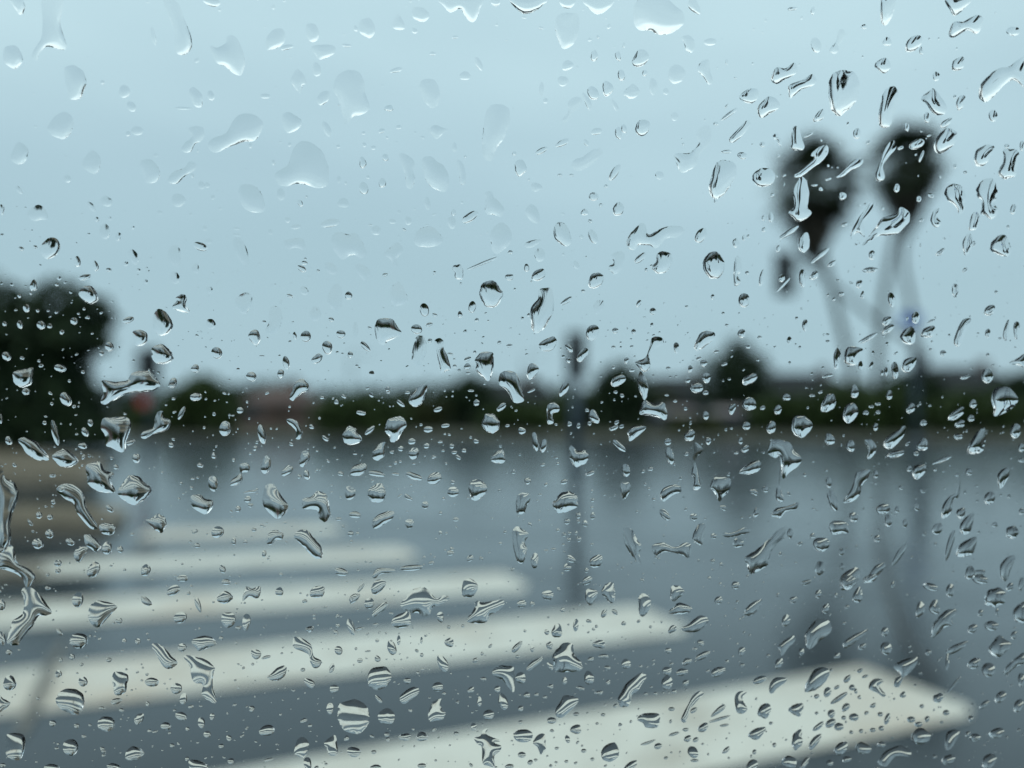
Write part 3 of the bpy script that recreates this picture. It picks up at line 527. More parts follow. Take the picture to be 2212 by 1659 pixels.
DROPS = """
@0 0
F 80,-20 190,-20 215,70 175,130 120,60 #slanted drop cut off by the top left corner
F 365,-20 545,-20 520,200 580,390 520,430 400,400 340,470 310,525 275,480 350,330 370,200 #tall faint streak with a forked foot in the top left corner
F 110 490 82 105 10
M 560,590 640,565 720,620 745,720 690,850 600,850 570,740
M 1400,-30 1530,20 1590,150 1660,360 1620,460 1540,470 1510,400 1500,250 #long slanting streak with a bright round foot near the top left
F 1325 310 20 80 10
M 1810,400 1880,410 1950,370 1960,320 2010,305 2060,350 2110,480 2115,570 2080,650 2010,630 1940,570 1870,540 #mitten-shaped drop with a thumb pointing left
F 530,970 610,990 635,1080 590,1180 520,1200 440,1160 410,1110 450,1030
M 1695 840 50 95 20
M 1822 825 30 45 15
F 1585 935 85 11 -2
F 1185 1130 58 36 -8
M 1105 1155 22 22
F 1075 790 50 55
F 1135 920 36 50 20
M 1795,1260 1830,1200 1950,1150 2010,1050 2070,990 2180,985 2270,1050 2260,1130 2200,1215 2110,1225 1990,1265 1860,1320 #boot-shaped drop lying on its side in the upper left sky
F 1630,1105 1740,1095 1770,1150 1740,1220 1690,1240 1640,1315 1565,1300 1600,1230 1650,1190
F 100,1330 150,1230 220,1260 245,1310 215,1400 150,1420 95,1380
F 710,1430 740,1350 800,1300 860,1350 870,1430 830,1500 760,1480
F 1210,1400 1290,1375 1350,1420 1385,1500 1350,1570 1270,1580 1240,1500
M 1450,1570 1490,1490 1590,1450 1640,1395 1700,1420 1680,1470 1600,1520 1530,1585 #dog bone drop slanting up to the right in the left sky
F 583 1545 30 33
M 1660 1515 15 18
F 1740 1600 30 35
F 1790 1600 22 25
M 2163 1258 18 22
M 1708 1302 12 12
F 165 1640 22 40 30
M 1740,-10 1880,-10 1870,50 1830,40
F 885 710 20 18
@0 1
F 100,430 90,330 160,250 240,260 250,340 210,400
F 430,220 510,210 545,290 520,355 460,350
M 265 408 60 22 12
F 480,400 660,390 680,460 560,515 520,480
F 960 240 70 90 15
M 862 245 18 28
M 782 392 42 14 -5
F 1180,230 1220,120 1260,160 1290,240 1240,260
F 1350,90 1480,90 1430,190
F 1370 265 25 25
M 1570,-20 1940,-20 1935,80 1890,185 1840,180 1800,130 1760,75 1680,110 1620,50 #ragged two-pronged drop hanging from the top edge
M 2070 15 42 38
M 1720 320 30 13 5
M 1527 462 28 16
M 1210 605 58 20 15
M 1925 550 26 66 28
F 1805 655 50 38
F 300,700 330,620 370,600 420,660 435,720 400,740 395,800 370,800 330,750
F 525 600 38 62 10
M 665,760 700,660 790,605 880,620 935,700 940,800 985,920 920,990 840,1010 775,1080 760,1030 710,860 #big molar-shaped drop with a bright point at its foot in the upper left sky
F 530,850 590,785 635,830 570,915
M 225,1000 270,968 320,985 395,1045 370,1110 280,1150 235,1090
F 1410,760 1440,690 1540,690 1590,800 1570,900 1520,935 1450,870
M 1960,1330 1955,1200 1985,980 2040,905 2130,905 2190,950 2190,1060 2140,1200 2080,1280 2040,1380 1990,1385 #long shoe-print drop with one dark line down its left edge
M 160,1500 280,1420 320,1280 390,1225 480,1230 550,1290 610,1380 625,1480 620,1600 550,1620 420,1600 340,1585 250,1615 200,1590 #large bell-shaped drop with a lip pointing left
M 930 1148 16 16
M 1085 1130 30 20 25
M 1233 1098 25 18 10
S 1148 935 38 28
M 1132 1188 12 12
M 936 1250 18 20
M 1014 1275 22 18
M 710 1265 18 16
S 1117 1360 30 28
S 922 1405 30 48
S 930 1625 40 54
S 1092 1580 30 42 5
M 967 1530 18 14
F 716 1552 18 32
M 775 1580 14 14
M 150 1402 18 24
M 1715 1272 22 42
S 1808 1350 10 12
F 1500,1130 1540,1080 1620,1105 1670,1120 1620,1150 1560,1200
M 1235,1340 1300,1335 1370,1400 1360,1480 1375,1560 1340,1630 1300,1610 1285,1500
M 1435,1375 1510,1350 1570,1400 1630,1440 1670,1560 1640,1655 1560,1640 1490,1590 1450,1500 #plump drop with a bitten right edge in the middle sky
M 1735,1385 1780,1400 1810,1490 1805,1585 1765,1585 1755,1500
F 570,1060 620,1060 655,1150 625,1175 585,1120
S 712 905 10 10
F 80 830 40 25
F 290 1248 18 18
@0 2
S -10,-20 300,-20 260,50 190,100 110,120 40,80 #bright bowl of water cut off by the top edge, with a dark rim
M 415,-20 550,-20 520,50 470,60 430,30
M 610,-20 880,-20 840,70 750,125 680,90 #pale rounded drop cut off by the top edge
M 1050,80 1080,10 1140,-40 1300,-40 1400,40 1480,110 1490,190 1450,240 1370,290 1260,300 1200,265 1100,260 1055,200 #largest cloud-shaped drop at the top of the glass
M 1520,-10 1600,0 1620,90 1590,120 1540,60
F 370,220 400,130 480,110 570,130 580,250 540,370 450,425 400,350 #wide faint pear-shaped drop hanging under the top edge
M 838 228 16 24 -35
M 672 342 18 16
S 745 318 12 14
M 967 390 12 22
F 105 150 22 12
M 250 240 25 12 -15
S 711 482 32 48
S 917 485 24 42 8
S 1040,520 1095,430 1160,440 1185,500 1140,560 1085,580 1045,560
S 945 650 31 50 5
S 1147 630 22 28 10
M 480 565 52 42 25
S 825 765 47 66
S 700 805 44 66 15
M 960,800 1040,725 1090,760 1105,800 1040,855 980,830
M 1465,320 1530,305 1575,350 1580,410 1550,455 1500,430 1490,380
F 1665,385 1710,330 1765,370
F 1350,670 1370,580 1440,560 1500,620 1480,690 1400,725
F 1600,600 1640,530 1700,520 1710,600 1735,700 1700,730 1650,660
F 1180,700 1240,700 1250,770 1210,815
F 1330 790 26 28
F 430,1040 490,960 480,900 530,840 600,850 590,910 520,980 470,1055 #faint arrowhead drop pointing down and left in the upper middle sky
M 610,800 640,830 690,900 680,940 640,920
F 865,860 920,930 890,945
M 730 1135 50 30 15
S 920 1150 27 57 3
S 968 1112 24 38 8
S 1065,1110 1090,1050 1140,1033 1190,1060 1185,1120 1150,1165 1110,1175 1075,1150 #clean round drop with a dark left rim right of a small pair
S 255 1302 60 22 28
S 435 1235 68 24 25
M 640 1232 20 32 25
S 20 1325 18 18
S 30,1400 90,1380 130,1460 100,1500 60,1525 30,1480
F 515,1430 540,1380 620,1350 700,1290 770,1290 780,1330 700,1410 620,1460 560,1475 #long faint sausage drop rising to the right in the middle sky
S 888 1490 30 82 -35
S 813 1608 20 12
S 415 1512 26 10
S 515 1513 25 10
S 147 1550 9 12
F 160,1590 245,1590 235,1630 195,1655
F 1275 1515 38 36
F 1405 1005 35 38
M 1400,1350 1440,1320 1540,1320 1610,1240 1590,1160 1640,1090 1700,1090 1725,1130 1700,1250 1620,1340 1580,1440 1490,1490 1440,1460 #spanner-shaped drop bent between two heads, left of the palms
S 1880 985 92 16 36
S 1880,1195 1960,1110 2030,1040 2060,1060 2040,1110 1970,1190 1900,1235
S 1965,830 2040,770 2120,770 2130,830 2080,890 2000,880
S 2120,940 2170,870 2230,830 2300,870 2310,930 2240,975 2150,1020 #capsule drop with a thick dark upper edge, left of the palms
S 1700,1640 1730,1500 1775,1400 1860,1385 1930,1420 1940,1500 1890,1600 1820,1690 1750,1720 #large oval drop with a thick dark crescent on its left side
S 2075,1530 2120,1470 2190,1450 2260,1480 2270,1560 2200,1610 2110,1600
S 2165 1248 25 24
S 1480 1243 11 11
M 1470 1198 9 9
S 1762 1068 22 16
S 1855 1310 50 14 2
S 1990 1345 42 30 -10
M 1932 673 15 8
M 1855 535 12 25
S 1855 915 24 8 50
M 290 870 20 24
F 255 770 22 60
F 440 700 44 48
@0 3
S 210 75 45 14 8
M 388 92 18 35 -10
S 975,170 985,-20 1105,-20 1080,120 1040,200 1005,220 #long drop running down from the top edge right of the middle
S 1535,-20 1760,-20 1720,50 1620,135 1580,100 #wedge-shaped drop cut off by the top edge with a black left side
S 1560,290 1605,190 1690,185 1800,130 1860,160 1840,250 1800,295 1740,265 1700,270 1600,325 #wing-shaped drop in the top right sky
M 830 230 28 20
F 415 390 48 62
F 530,430 590,350 610,260 660,260 665,310 610,390 610,440 570,465
M 1032 360 38 40
S 1190,440 1190,380 1240,320 1310,305 1335,350 1310,400 1260,440 1215,450 #drop ringed by a bold black hook in the top right sky
S 1325 440 18 34
S 950,525 1020,500 1060,560 1050,600 1000,635 950,600 920,570
S 1590,600 1600,530 1670,490 1700,510 1690,580 1640,610
S 30,700 40,630 80,580 150,590 230,540 255,610 220,650 140,690 80,725
S 175,750 240,710 300,690 380,640 420,690 390,740 300,770 220,830 190,850
S 525,820 530,700 570,630 650,605 750,630 790,720 770,860 700,940 630,1000 590,995 545,940 #big oval drop with black streaks hanging from its top, above the palms
S 965,1090 970,900 1020,770 1100,750 1130,820 1100,940 1080,1010 1060,1085 #tall tongue of water whose foot touches the right palm crown
S 1320,850 1390,790 1430,765 1490,830 1545,920 1530,980 1460,995 1410,960 1370,900 #fish-shaped drop with a saw-toothed black back above the right palm
S 1820,830 1840,730 1920,640 2000,590 2080,575 2160,520 2230,500 2230,780 2190,740 2120,690 2050,730 1980,800 1900,880 1850,870 #boomerang of water at the right edge near the top
S 1665 885 38 65 -20
S 390,1040 430,960 490,960 480,1000 430,1050
S 1375 1015 28 45
S 1490,1080 1560,1020 1580,1050 1520,1105
M 1945 1000 40 50
S 200,1250 215,1110 260,1095 290,1180 315,1280 260,1300 205,1290 #trouser-shaped drop on the upper left of the left palm crown
S 350 1168 45 12 28
S 770 1155 34 48
S 868 1230 22 16 30
S 460 1215 9 11
S 617 1237 11 11
S 230,1510 290,1460 400,1370 370,1340 430,1275 510,1255 520,1320 460,1400 400,1440 300,1520 240,1535 #S-shaped drop across the left palm crown
S 590,1530 650,1470 720,1400 780,1365 825,1385 800,1430 710,1480 640,1530 #comet-shaped drop between the two palm crowns
S 930,1500 970,1400 1010,1290 1060,1220 1105,1225 1100,1290 1040,1360 995,1430 1010,1530 980,1565 935,1555 #long spoon-shaped drop upright on the right palm crown
S 1225,1240 1260,1220 1320,1195 1355,1220 1330,1270 1270,1290 1240,1280
S 1145 1278 28 16 25
S 1325 1350 14 55 -25
S 1435,1290 1445,1210 1500,1140 1560,1105 1635,1150 1620,1230 1560,1290 1480,1330 #large leaf-shaped drop with a black left edge on the right palm's right side
S 1200 1100 20 36 10
S 1390 1172 22 10 20
S 1325 1137 12 8
S 1780,1360 1810,1290 1900,1250 1955,1270 1920,1360 1880,1420 1810,1440 1785,1400
S 1990,1480 2040,1380 2030,1300 2090,1285 2165,1310 2160,1400 2150,1500 2090,1540 2020,1540 #vase-shaped drop with two dark bars at the right edge
S 215,1650 250,1580 285,1520 330,1560 355,1650 350,1730 345,1790 375,1850 290,1910 240,1905 180,1840 220,1790 225,1720 #flame-shaped drop standing on the left palm's skirt of dead fronds
S 400 1600 30 12 8
S 520 1548 28 13 20
S 1112 1625 28 35
S 455 1635 20 16
S 1530,1640 1590,1590 1660,1600 1700,1660 1710,1740 1690,1830 1650,1850 1620,1780 1540,1720 #tooth-shaped drop with two dark bars right of the right palm crown
S 1800,1640 1850,1560 1930,1540 1975,1600 1980,1700 1960,1760 1990,1830 1930,1895 1880,1860 1840,1850 1850,1740 1810,1700 #seahorse-shaped drop near the right edge beside the palms
S 2065 1262 20 20
S 1618 1435 14 20
S 1705 1490 20 13
M 1490 1528 12 12
S 520 1432 12 12
S 2195 1260 20 45
S 75 1525 12 10
S 140 1517 18 9 25
M 70 1180 30 25
M 100 1220 22 40 30
S 1395 335 10 10
M 1475 333 10 10
M 1630 420 12 10
S 1615 835 14 18
M 1455 660 30 42
F 2120 270 60 40
S 92 1347 12 12
@1 0
F 235,200 260,150 330,110 390,150 415,235 350,240 290,250
M 790 125 55 22 -50
F 920 80 52 46
M 835 235 20 20
F 905 340 44 70 5
M 1020 385 26 38 -15
M 1148 308 15 15
S 345,480 400,410 455,392 505,420 518,490 480,550 405,580 360,540 #round drop with a dark cap in the sky above the big left tree
S 183 490 24 18
S 305 475 20 14 -10
S 668 602 32 42
S 826 640 24 46 8
S 938 672 25 16
S 685,745 720,710 775,710 780,735 740,755 690,758
S 290 810 34 46 -15
S 492 800 18 15
S 680,880 715,820 790,815 840,880 845,940 780,970 720,935 #bright half-dark oval drop on the top of the big left tree
S 168 898 17 17
S 266 875 13 13
S 228 1003 30 36 15
S 325 1025 15 15
S 727 1010 14 13
S 678 1050 12 12
S 757 1085 22 14
S 640 1115 32 32
S 355 1150 37 37
S 430 1157 22 22
S 535 1210 20 20
S 172 1145 24 38 10
S 40 1138 20 20
S 945 1337 38 40
S 878 1395 20 22
S 57 1420 36 42 30
S 192 1435 20 15
S 337 1460 14 14
S 520 1522 50 34 -8
S 110,1590 125,1550 250,1520 285,1520 280,1600 270,1659 200,1690 130,1659 #thimble-shaped drop on the dark middle of the left tree
S 717 1556 18 15
S 600 1632 14 14
M 1157 560 38 68 18
M 1085 620 24 20
M 1195 675 20 16
S 1655,465 1690,425 1740,435 1770,475 1790,490 1755,510 1710,490
F 1450,560 1470,480 1530,460 1560,520 1550,640 1500,640
F 2085 510 50 130 20
M 1510 740 42 55 8
M 1258 775 20 20
F 1690 660 32 45
F 1770 312 22 22
F 2045 315 40 12 -5
F 1540 70 58 60
F 1840 45 18 22
S 1485,1000 1530,935 1500,930 1560,885 1600,890 1615,930 1605,970 1640,1040 1570,1035 #small bell-shaped drop with a black curved right side, right of the left tree
M 2035,930 2110,870 2170,890 2175,960 2120,1055 2060,1020
S 1320,1100 1350,1020 1400,1015 1460,1070 1495,1160 1440,1230 1380,1240 1330,1190 #leaf-shaped drop with a black right side, right of the left tree
S 1060,1130 1075,1090 1140,1075 1145,1105 1120,1130
S 1150,1280 1145,1210 1200,1190 1265,1215 1275,1280 1240,1320 1180,1330 #cube-like drop with two dark legs inside, right of the left tree
S 1310,1400 1320,1340 1400,1315 1470,1370 1500,1430 1460,1475 1370,1485 1320,1450 #round drop with dark bars just above the left signal pole
M 1820 1140 42 46 10
S 1873 1390 48 50
S 1687 1525 35 36
S 2172 1595 42 45
S 2145,1250 2180,1195 2230,1200 2250,1280 2210,1325
S 1460,1659 1490,1600 1525,1620 1515,1670 1480,1700
S 1288 1540 12 12
M 1155 1457 14 10
F 2050 370 36 12 -12
F 1805 425 30 22
M 1700 1240 16 10
F 1810 845 26 34 30
M 2060,0 2085,-60 2160,-65 2240,-20 2285,90 2270,175 2150,165 2090,110 #pale rounded drop with a scalloped foot in the left middle sky
S 15 150 22 44
@1 1
M 215 20 35 55
S 382 95 20 32 25
S 432 40 12 10
F 705,80 760,50 805,90 780,130 720,125
M 1482 100 25 58 8
M 1780 88 14 12
S 1707 175 19 30
M 1692 262 38 55
S 1790,225 1850,165 1910,175 1915,210 1830,265 1800,255
M 1980,150 1985,60 1980,0 2040,0 2060,50 2110,90 2145,150 2120,210 2040,195 1995,190 #blunt glove-shaped drop above the smooth egg-shaped drop in the middle sky
M 642 268 82 36 14
M 345 300 48 20 8
M 272 240 26 24
F 245,420 400,400 420,500 340,480 270,495
M 1178 253 32 22
M 1316 248 32 36
M 1036 332 45 40 -20
M 990 285 25 9
S 1280 325 20 10 -25
M 650,440 670,360 740,348 790,365 860,355 910,420 960,530 890,575 860,545 810,550 750,585 690,530 #wide molar-shaped drop with two roots in the middle left sky
M 1365,420 1390,340 1470,298 1540,310 1610,390 1610,435 1550,470 1430,475 1380,455 #smooth wide dome-shaped drop in the middle sky
M 2030,340 2110,262 2180,300 2210,370 2190,450 2090,535 2040,500 2025,420 #smooth egg-shaped drop above the matchstick streak
S 1960 615 152 13 22 #thin matchstick-like streak of water in the middle sky
M 1100,535 1160,480 1215,435 1265,470 1265,520 1215,580 1225,640 1190,640 1160,580 #bird's-foot drop left of the matchstick streak
S 395 662 42 25 -32
S 418 612 26 18 -15
S 425 577 12 10
S 537 680 14 12
F 860,640 900,620 985,680 960,770 930,760 880,700
F 590,630 690,640 670,710
S 1115 715 25 14 15
S 1543 698 14 16
S 1695,650 1735,628 1780,640 1790,740 1760,757 1720,740 1715,700
S 1770 792 10 12
S 1930,870 1950,800 2000,768 2070,775 2110,840 2135,870 2110,950 2060,995 1990,990 1945,930 #big round drop with a shaggy dark cap in the middle of the glass
F 615,930 650,830 700,790 740,840 740,980 700,1035 640,990
M 416 852 33 42 20
S 292 897 30 14 -22
S 800 895 32 34
M 1160,860 1200,790 1250,785 1290,860 1310,940 1230,985 1180,970
S 1455 1018 42 55 10
S 1868 993 33 50
S 1545 1062 24 14 -20
S 1763 1058 22 26
S 1985 1048 14 9 20
S 1907 1105 18 16 20
S 2007 1112 8 8
S 1497 1145 28 18 15
S 650 1102 25 18 -25
F 110,1050 130,990 190,990 225,1040 220,1130 180,1215 130,1225 80,1200 110,1130
F 513 1052 52 60
M 70 1125 20 15
S 1025,1190 1045,1110 1100,1090 1180,1100 1220,1160 1260,1220 1210,1260 1140,1290 1100,1325 1050,1290 #large brown-capped drop with a point to its right, low in the middle sky
S 1388 1185 48 42
S 733 1228 36 38
F 858 1190 25 68
S 335 1242 16 33 8
S 395,1260 400,1200 440,1210 485,1240 450,1280 410,1295
S 580,1330 590,1290 640,1290 660,1330 650,1390 610,1403 585,1370
S 945 1335 62 22 -47
S 981 1173 18 12 -20
S 1503 1285 20 20
M 1345,1430 1370,1290 1400,1240 1460,1260 1475,1370 1430,1480 1395,1505 1360,1480
S 1540,1290 1580,1262 1625,1290 1620,1340 1650,1410 1685,1520 1650,1545 1600,1560 1580,1480 1560,1380 #tall keyhole-shaped drop with a black slash down its middle
S 260 1475 28 60 5
S 480,1450 520,1405 575,1410 560,1450 500,1490
S 814 1405 23 28
S 213 1570 30 38
S 871 1500 13 12
S 1890 1383 13 15
S 1828 1443 33 18 20
S 1826 1508 30 28 10
S 1717 1503 16 15
S 1755 1540 14 14
S 1832 1565 22 14
S 1678 1400 26 12 -10
S 1713 1443 10 9
S 1890,1450 1950,1385 2040,1385 2055,1430 2050,1530 2030,1600 2005,1635 1960,1600 1900,1540 1905,1490 #helmet-shaped drop standing over the treetops, left of the middle signal pole
S 2103 1300 18 16 45
S 2190 1328 28 16 5
S 2190 735 38 28
S 2198 520 22 16
M 50 1418 24 9
M 1000 1570 22 28
M 1905 375 8 8
M 1945 368 8 8
M 1998 350 12 7
M 165 800 10 8
M 1371 146 10 10
M 1540 192 24 10 20
F 125 345 20 26
F 1478 284 16 7
@1 2
S 706 40 43 36 10
F 110,170 150,110 200,120 235,190 230,265 185,265 145,230
S 870,160 890,110 930,92 968,130 950,180 905,215
S 628 175 32 28 30
S 768 112 18 14 30
S 677 252 20 15
S 360,340 375,280 420,260 470,285 500,350 515,430 480,468 430,455 370,400 #bowling-pin drop upright in the middle sky
S 700 385 36 66 25
M 175 445 78 28 18
M 190,545 230,478 270,510 275,580 230,600
S 990,420 1040,340 1100,280 1150,275 1170,360 1230,350 1310,305 1450,295 1490,340 1430,390 1340,400 1250,485 1180,460 1100,460 1060,500 1010,490 #long saddle-shaped drop with a black seat in the sky left of the palms
S 1580,390 1610,340 1670,305 1685,360 1650,425 1600,430
S 1933 440 26 40
S 2005 395 17 25
S 2043 382 15 15
S 2173 225 16 22
S 2178 325 18 22
M 1760 75 16 24
M 830,650 880,610 855,550 900,520 960,515 975,570 950,650 910,705 870,700
S 1060,580 1110,535 1155,520 1160,550 1110,585 1095,618 1070,605
S 1210,650 1250,590 1250,540 1310,510 1375,540 1385,590 1360,660 1300,705 1240,695 #round drop with a squiggly left notch under the saddle-shaped drop
S 1205 638 12 12
S 1160 672 13 16
S 1650,620 1670,560 1740,512 1800,545 1840,640 1790,740 1710,742 1660,680 #large egg-shaped drop with wiry black streaks left of the palm trunks
S 170,740 190,690 250,665 290,690 270,740 210,775
S 126 655 22 34
S 660,780 690,710 760,700 795,740 770,800 710,835 665,820
S 1920,800 1925,580 1975,570 1980,680 1950,720 1975,780
S 165,1150 160,1010 225,920 230,850 290,828 350,850 360,1020 320,1110 270,1190 210,1220 175,1190 #tall teardrop full of branching black streaks in the middle of the glass
S 472 940 62 20 32
S 616 855 18 14
S 2005 935 48 62
S 2032 698 17 15
S 1095 963 18 35 -30
S 1217 1030 28 30
F 705,1010 740,930 790,940 780,1020 730,1050
S 640,1220 660,1165 720,1148 755,1190 730,1260 680,1285 650,1260
S 893 1197 28 24
S 1052 1207 20 24
S 235,1310 340,1250 380,1265 385,1310 340,1370 260,1370 #sitting-hen drop left of the middle signal head
S 455,1330 480,1310 515,1340 520,1380 490,1380
S 560,1430 590,1355 650,1355 655,1390 620,1450 580,1460 #ice-cream-cone drop on the middle signal head
S 487 1452 22 26
S 1065,1470 1150,1430 1190,1340 1210,1260 1290,1255 1310,1310 1240,1350 1190,1420 1195,1500 1150,1555 1090,1510 #long-necked goose drop just above the middle treetops
S 1420 1345 24 48
S 1580,1310 1640,1210 1740,1210 1755,1260 1700,1310 1620,1365 1580,1365 #shield-shaped drop with a black left half above the round tree
S 1985 1222 34 38
S 125,1570 150,1490 190,1483 235,1530 200,1590 150,1622 #acorn-shaped drop left of the middle signal pole
S 990 1455 20 28 -10
S 877 1515 17 16
S 1033 1540 28 18
S 1613 1440 26 16 15
S 1657 1478 30 32
S 1540 1528 20 32
S 1350 1522 20 15
S 1418 1592 14 12
S 1680 1605 34 48
S 1520 1625 22 26
S 1765 1380 28 14 8
S 1837 1488 28 13 18
S 2038 1335 22 20
S 1995,1655 2010,1600 2060,1570 2120,1585 2100,1630 2040,1665 #bright oyster-shaped drop on the right side of the round tree
S 855,1660 880,1600 950,1578 985,1610 960,1650 890,1685
S 2160 740 22 75 -12
M 600 385 17 18
M 443 538 13 12
S 642 560 8 8
F 555 630 26 38 25
M 90 1097 17 20
S 143 1062 14 14
S 25 840 10 12
S 1510 990 15 12
S 1825 1047 14 12
S 1735 905 16 22
S 1855 1150 16 12
S 2140 1255 20 14
S 940 1300 9 10
S 878 1340 18 14
S 1035 1335 16 12
M 1143 1082 16 5
M 1210 1150 16 20
S 423 1353 10 10
S 1061 1420 10 8
S 168 772 8 8
@1 3
S 38 25 20 15 20
S 27 218 22 45
S 645 35 32 35
S 710,385 740,300 800,200 870,110 910,100 890,170 840,260 830,380 780,350 #forked Y-shaped drop just right of the left palm's trunk top
S 815,460 870,380 900,350 980,230 1100,190 1140,135 1215,165 1225,230 1180,310 1080,370 950,385 880,430 #feather-shaped drop under the right palm's crown
S 1303 60 22 26
S 1405 30 30 18 -15
S 660 282 28 16 20
S 993 143 14 15
S 788 112 12 14
S 1405,230 1440,150 1480,145 1460,210 1500,270 1450,305 1415,275
S 2120 150 26 45 -10
S 1735,320 1760,200 1800,170 1830,220 1810,310 1770,330
S 2075 300 12 14
S 1920,480 1935,430 2000,375 2060,380 2100,480 2085,545 2030,555 1930,510 #rounded triangle drop near the right edge, level with the palm trunks' tops
S 1680,440 1740,350 1770,440 1750,500 1705,550
S 1780 445 15 24
S 1490 520 45 20 42
S 90,405 130,370 220,295 260,300 230,345 150,385
S 260,470 280,380 340,350 360,420 350,490 300,525
S 90 490 18 32 -20
S 380,600 430,530 510,480 520,510 460,560 400,605
S 515,650 540,605 590,595 570,630
S 900 545 30 42
S 820,665 920,650 935,680 850,695
S 790 795 30 35
S 400 722 42 32 30
S 300 745 32 75
S 130 805 92 12 46
S 118 745 28 35
S 635 880 28 18 15
S 818 890 18 32
S 570 925 15 15
S 517 890 11 11
S 1068 930 30 65 10
S 1275 1085 34 52
S 980,1130 1030,1075 1060,1080 1050,1130 1010,1155
S 985,1200 1040,1150 1085,1145 1070,1195 1010,1230
S 1140,1250 1180,1190 1235,1160 1270,1200 1270,1290 1230,1318 1170,1300 #tent-shaped drop under the small blue sign
S 1320,1240 1350,1180 1430,1155 1445,1200 1420,1250 1350,1255
S 1605,1300 1640,1180 1690,1100 1755,1095 1730,1150 1690,1250 1650,1335 #banana-shaped drop in the sky right of the signal mast
S 1870,1050 1880,1000 1950,980 1955,1010 1925,1070
M 1620 850 32 60
S 1972 865 15 15
S 2060 1200 24 90 -8
S 2148 1190 26 80
S 1900 1220 24 38
S 320 1150 24 52
M 185 1280 22 30
S 765,1310 840,1260 925,1215 930,1240 860,1290
S 665,1480 665,1380 710,1335 820,1355 800,1410 770,1490 #basket-shaped drop between the two leaning palm trunks
S 597 1440 30 95
S 1155,1530 1180,1450 1270,1425 1280,1470 1250,1530 1200,1560 #seed-shaped drop on the signal mast near its foot
S 1098 1540 34 68
S 1020 1550 16 42
S 985 1560 14 28
S 1513 1392 28 25
S 515 1588 48 18 15
S 1705 1600 50 16 18
S 2080,1480 2150,1440 2230,1400 2230,1530 2180,1500
S 1835,1580 1900,1520 1940,1540 1930,1620 1900,1660 1870,1600
M 890 1500 18 35 -20
M 907 1388 12 16
S 1105 1395 22 10 35
S 1945 1495 18 8 20
S 1325 243 22 12 30
S 1320 460 9 20
M 1521 402 12 12
M 1700 675 26 14 50
S 605 762 18 9 -30
M 515 1230 16 9
M 515 1290 20 12
S 1405 1360 14 11
S 1415 1292 10 10
M 800 1500 20 40
S 1410 1115 40 9 25
S 248 1090 14 14
S 2005 1265 16 9
S 1900 1405 14 14
@2 0
S 5 300 15 45
S 225 65 34 30 20
S 448 170 16 14
S 435 80 18 14 -30
S 520,110 545,65 600,85 620,150 600,185 560,180 535,150
S 1480 12 30 18
S 1500 128 18 12
S 1650,120 1660,80 1730,85 1735,120 1690,150
S 2075 228 30 28
S 1940 80 18 12 -30
S 1535,285 1560,230 1590,190 1605,220 1575,285 1550,295
S 2135 155 12 13
S 2012 272 16 7
S 880,0 900,-35 1000,-20 1100,-30 1120,-80 1180,-105 1285,-115 1350,-50 1385,15 1340,50 1220,70 1110,85 1000,130 910,182 870,150 890,90 #giant jagged crescent drop across the left signal pole
S 870,380 890,300 960,290 1080,283 1130,330 1125,400 1095,500 1080,570 1040,590 960,550 915,530 905,440 #ginkgo-leaf drop left of the red sign's pole foot
S 1215,450 1240,410 1320,380 1340,290 1370,235 1415,240 1410,285 1475,320 1440,400 1340,430 1250,475 #flying-bird drop just right of the left signal pole
S 430,310 470,330 500,400 515,510 490,525 460,480 465,390 #thin worm-shaped drop on the dark left tree
S 385 335 18 18
S 780 335 24 30 20
S 735 415 28 42 20
S 75 490 28 40 15
S 155,480 210,462 300,490 370,560 425,640 400,660 320,655 240,610 190,540 #canoe-shaped drop with a bright hull under the left tree
S 450,620 540,560 600,580 665,640 670,680 600,720 520,710 480,670 #cap-shaped brown drop at the foot of the left tree
S 715 535 40 26 -15
S 722 630 16 24 -20
S 1130 505 42 22 22
S 1945 385 50 66 -10
S 1765 377 14 12
S 1178 642 34 42
S 1003 718 25 22
S 1480 527 24 22
S 125 700 18 18
S 455 792 30 16
S 745,700 840,670 880,690 900,740 980,770 960,830 995,930 930,940 830,920 760,860 750,790 #hunchback drop with a bright foot below the ginkgo-leaf drop
S 1015,940 1060,860 1110,795 1190,795 1240,840 1310,910 1270,980 1180,1043 1090,1020 #diamond-shaped drop with a dark lower edge on the wet road, left
S 485,910 560,860 650,880 720,950 745,1060 800,1150 845,1240 800,1255 740,1210 670,1120 630,1030 560,990 #long eel-shaped drop slanting down on the left
S 1650,970 1730,955 1770,990 1840,1010 1830,1080 1780,1125 1730,1110 1660,1060 #notched drop with ringed upper edge on the grey road, left
M 1840 860 42 70 10
S 2070,700 2130,680 2160,720 2140,760 2090,770 2095,830 2040,875 1990,875 2000,830 2070,775
S 1730 703 28 20 -15
S 1847 620 20 28 10
S 1665 820 20 10
S 1655 898 18 14
S 948 1078 42 22 -45
S 460 1018 18 24
S 338 1133 27 30 10
S 432 1150 27 22
S 397 1057 14 10
S 262 1200 32 16 -45
S 428 1295 36 40 15
S 328 1380 50 46 -10
S 285 1272 13 11
S 607 1365 42 28 -25
S 855,1230 900,1200 980,1215 998,1265 960,1305 880,1290
S 1260,1180 1310,1160 1360,1120 1420,1150 1440,1210 1400,1285 1340,1260 #seashell-shaped drop with a pale window in it on the wet road
S 725,1310 770,1300 830,1340 875,1400 830,1455 780,1420 740,1390
S 640,1450 700,1400 755,1410 750,1450 690,1535 650,1520
S 880,1410 930,1345 960,1400 960,1450 930,1468 890,1440
S 1038 1430 27 32 15
S 500 1548 34 30
S 500 1615 26 22
S 750,1620 800,1540 850,1545 865,1600 830,1659 770,1670
S 1258 1610 42 52 10
S 2140 997 28 30
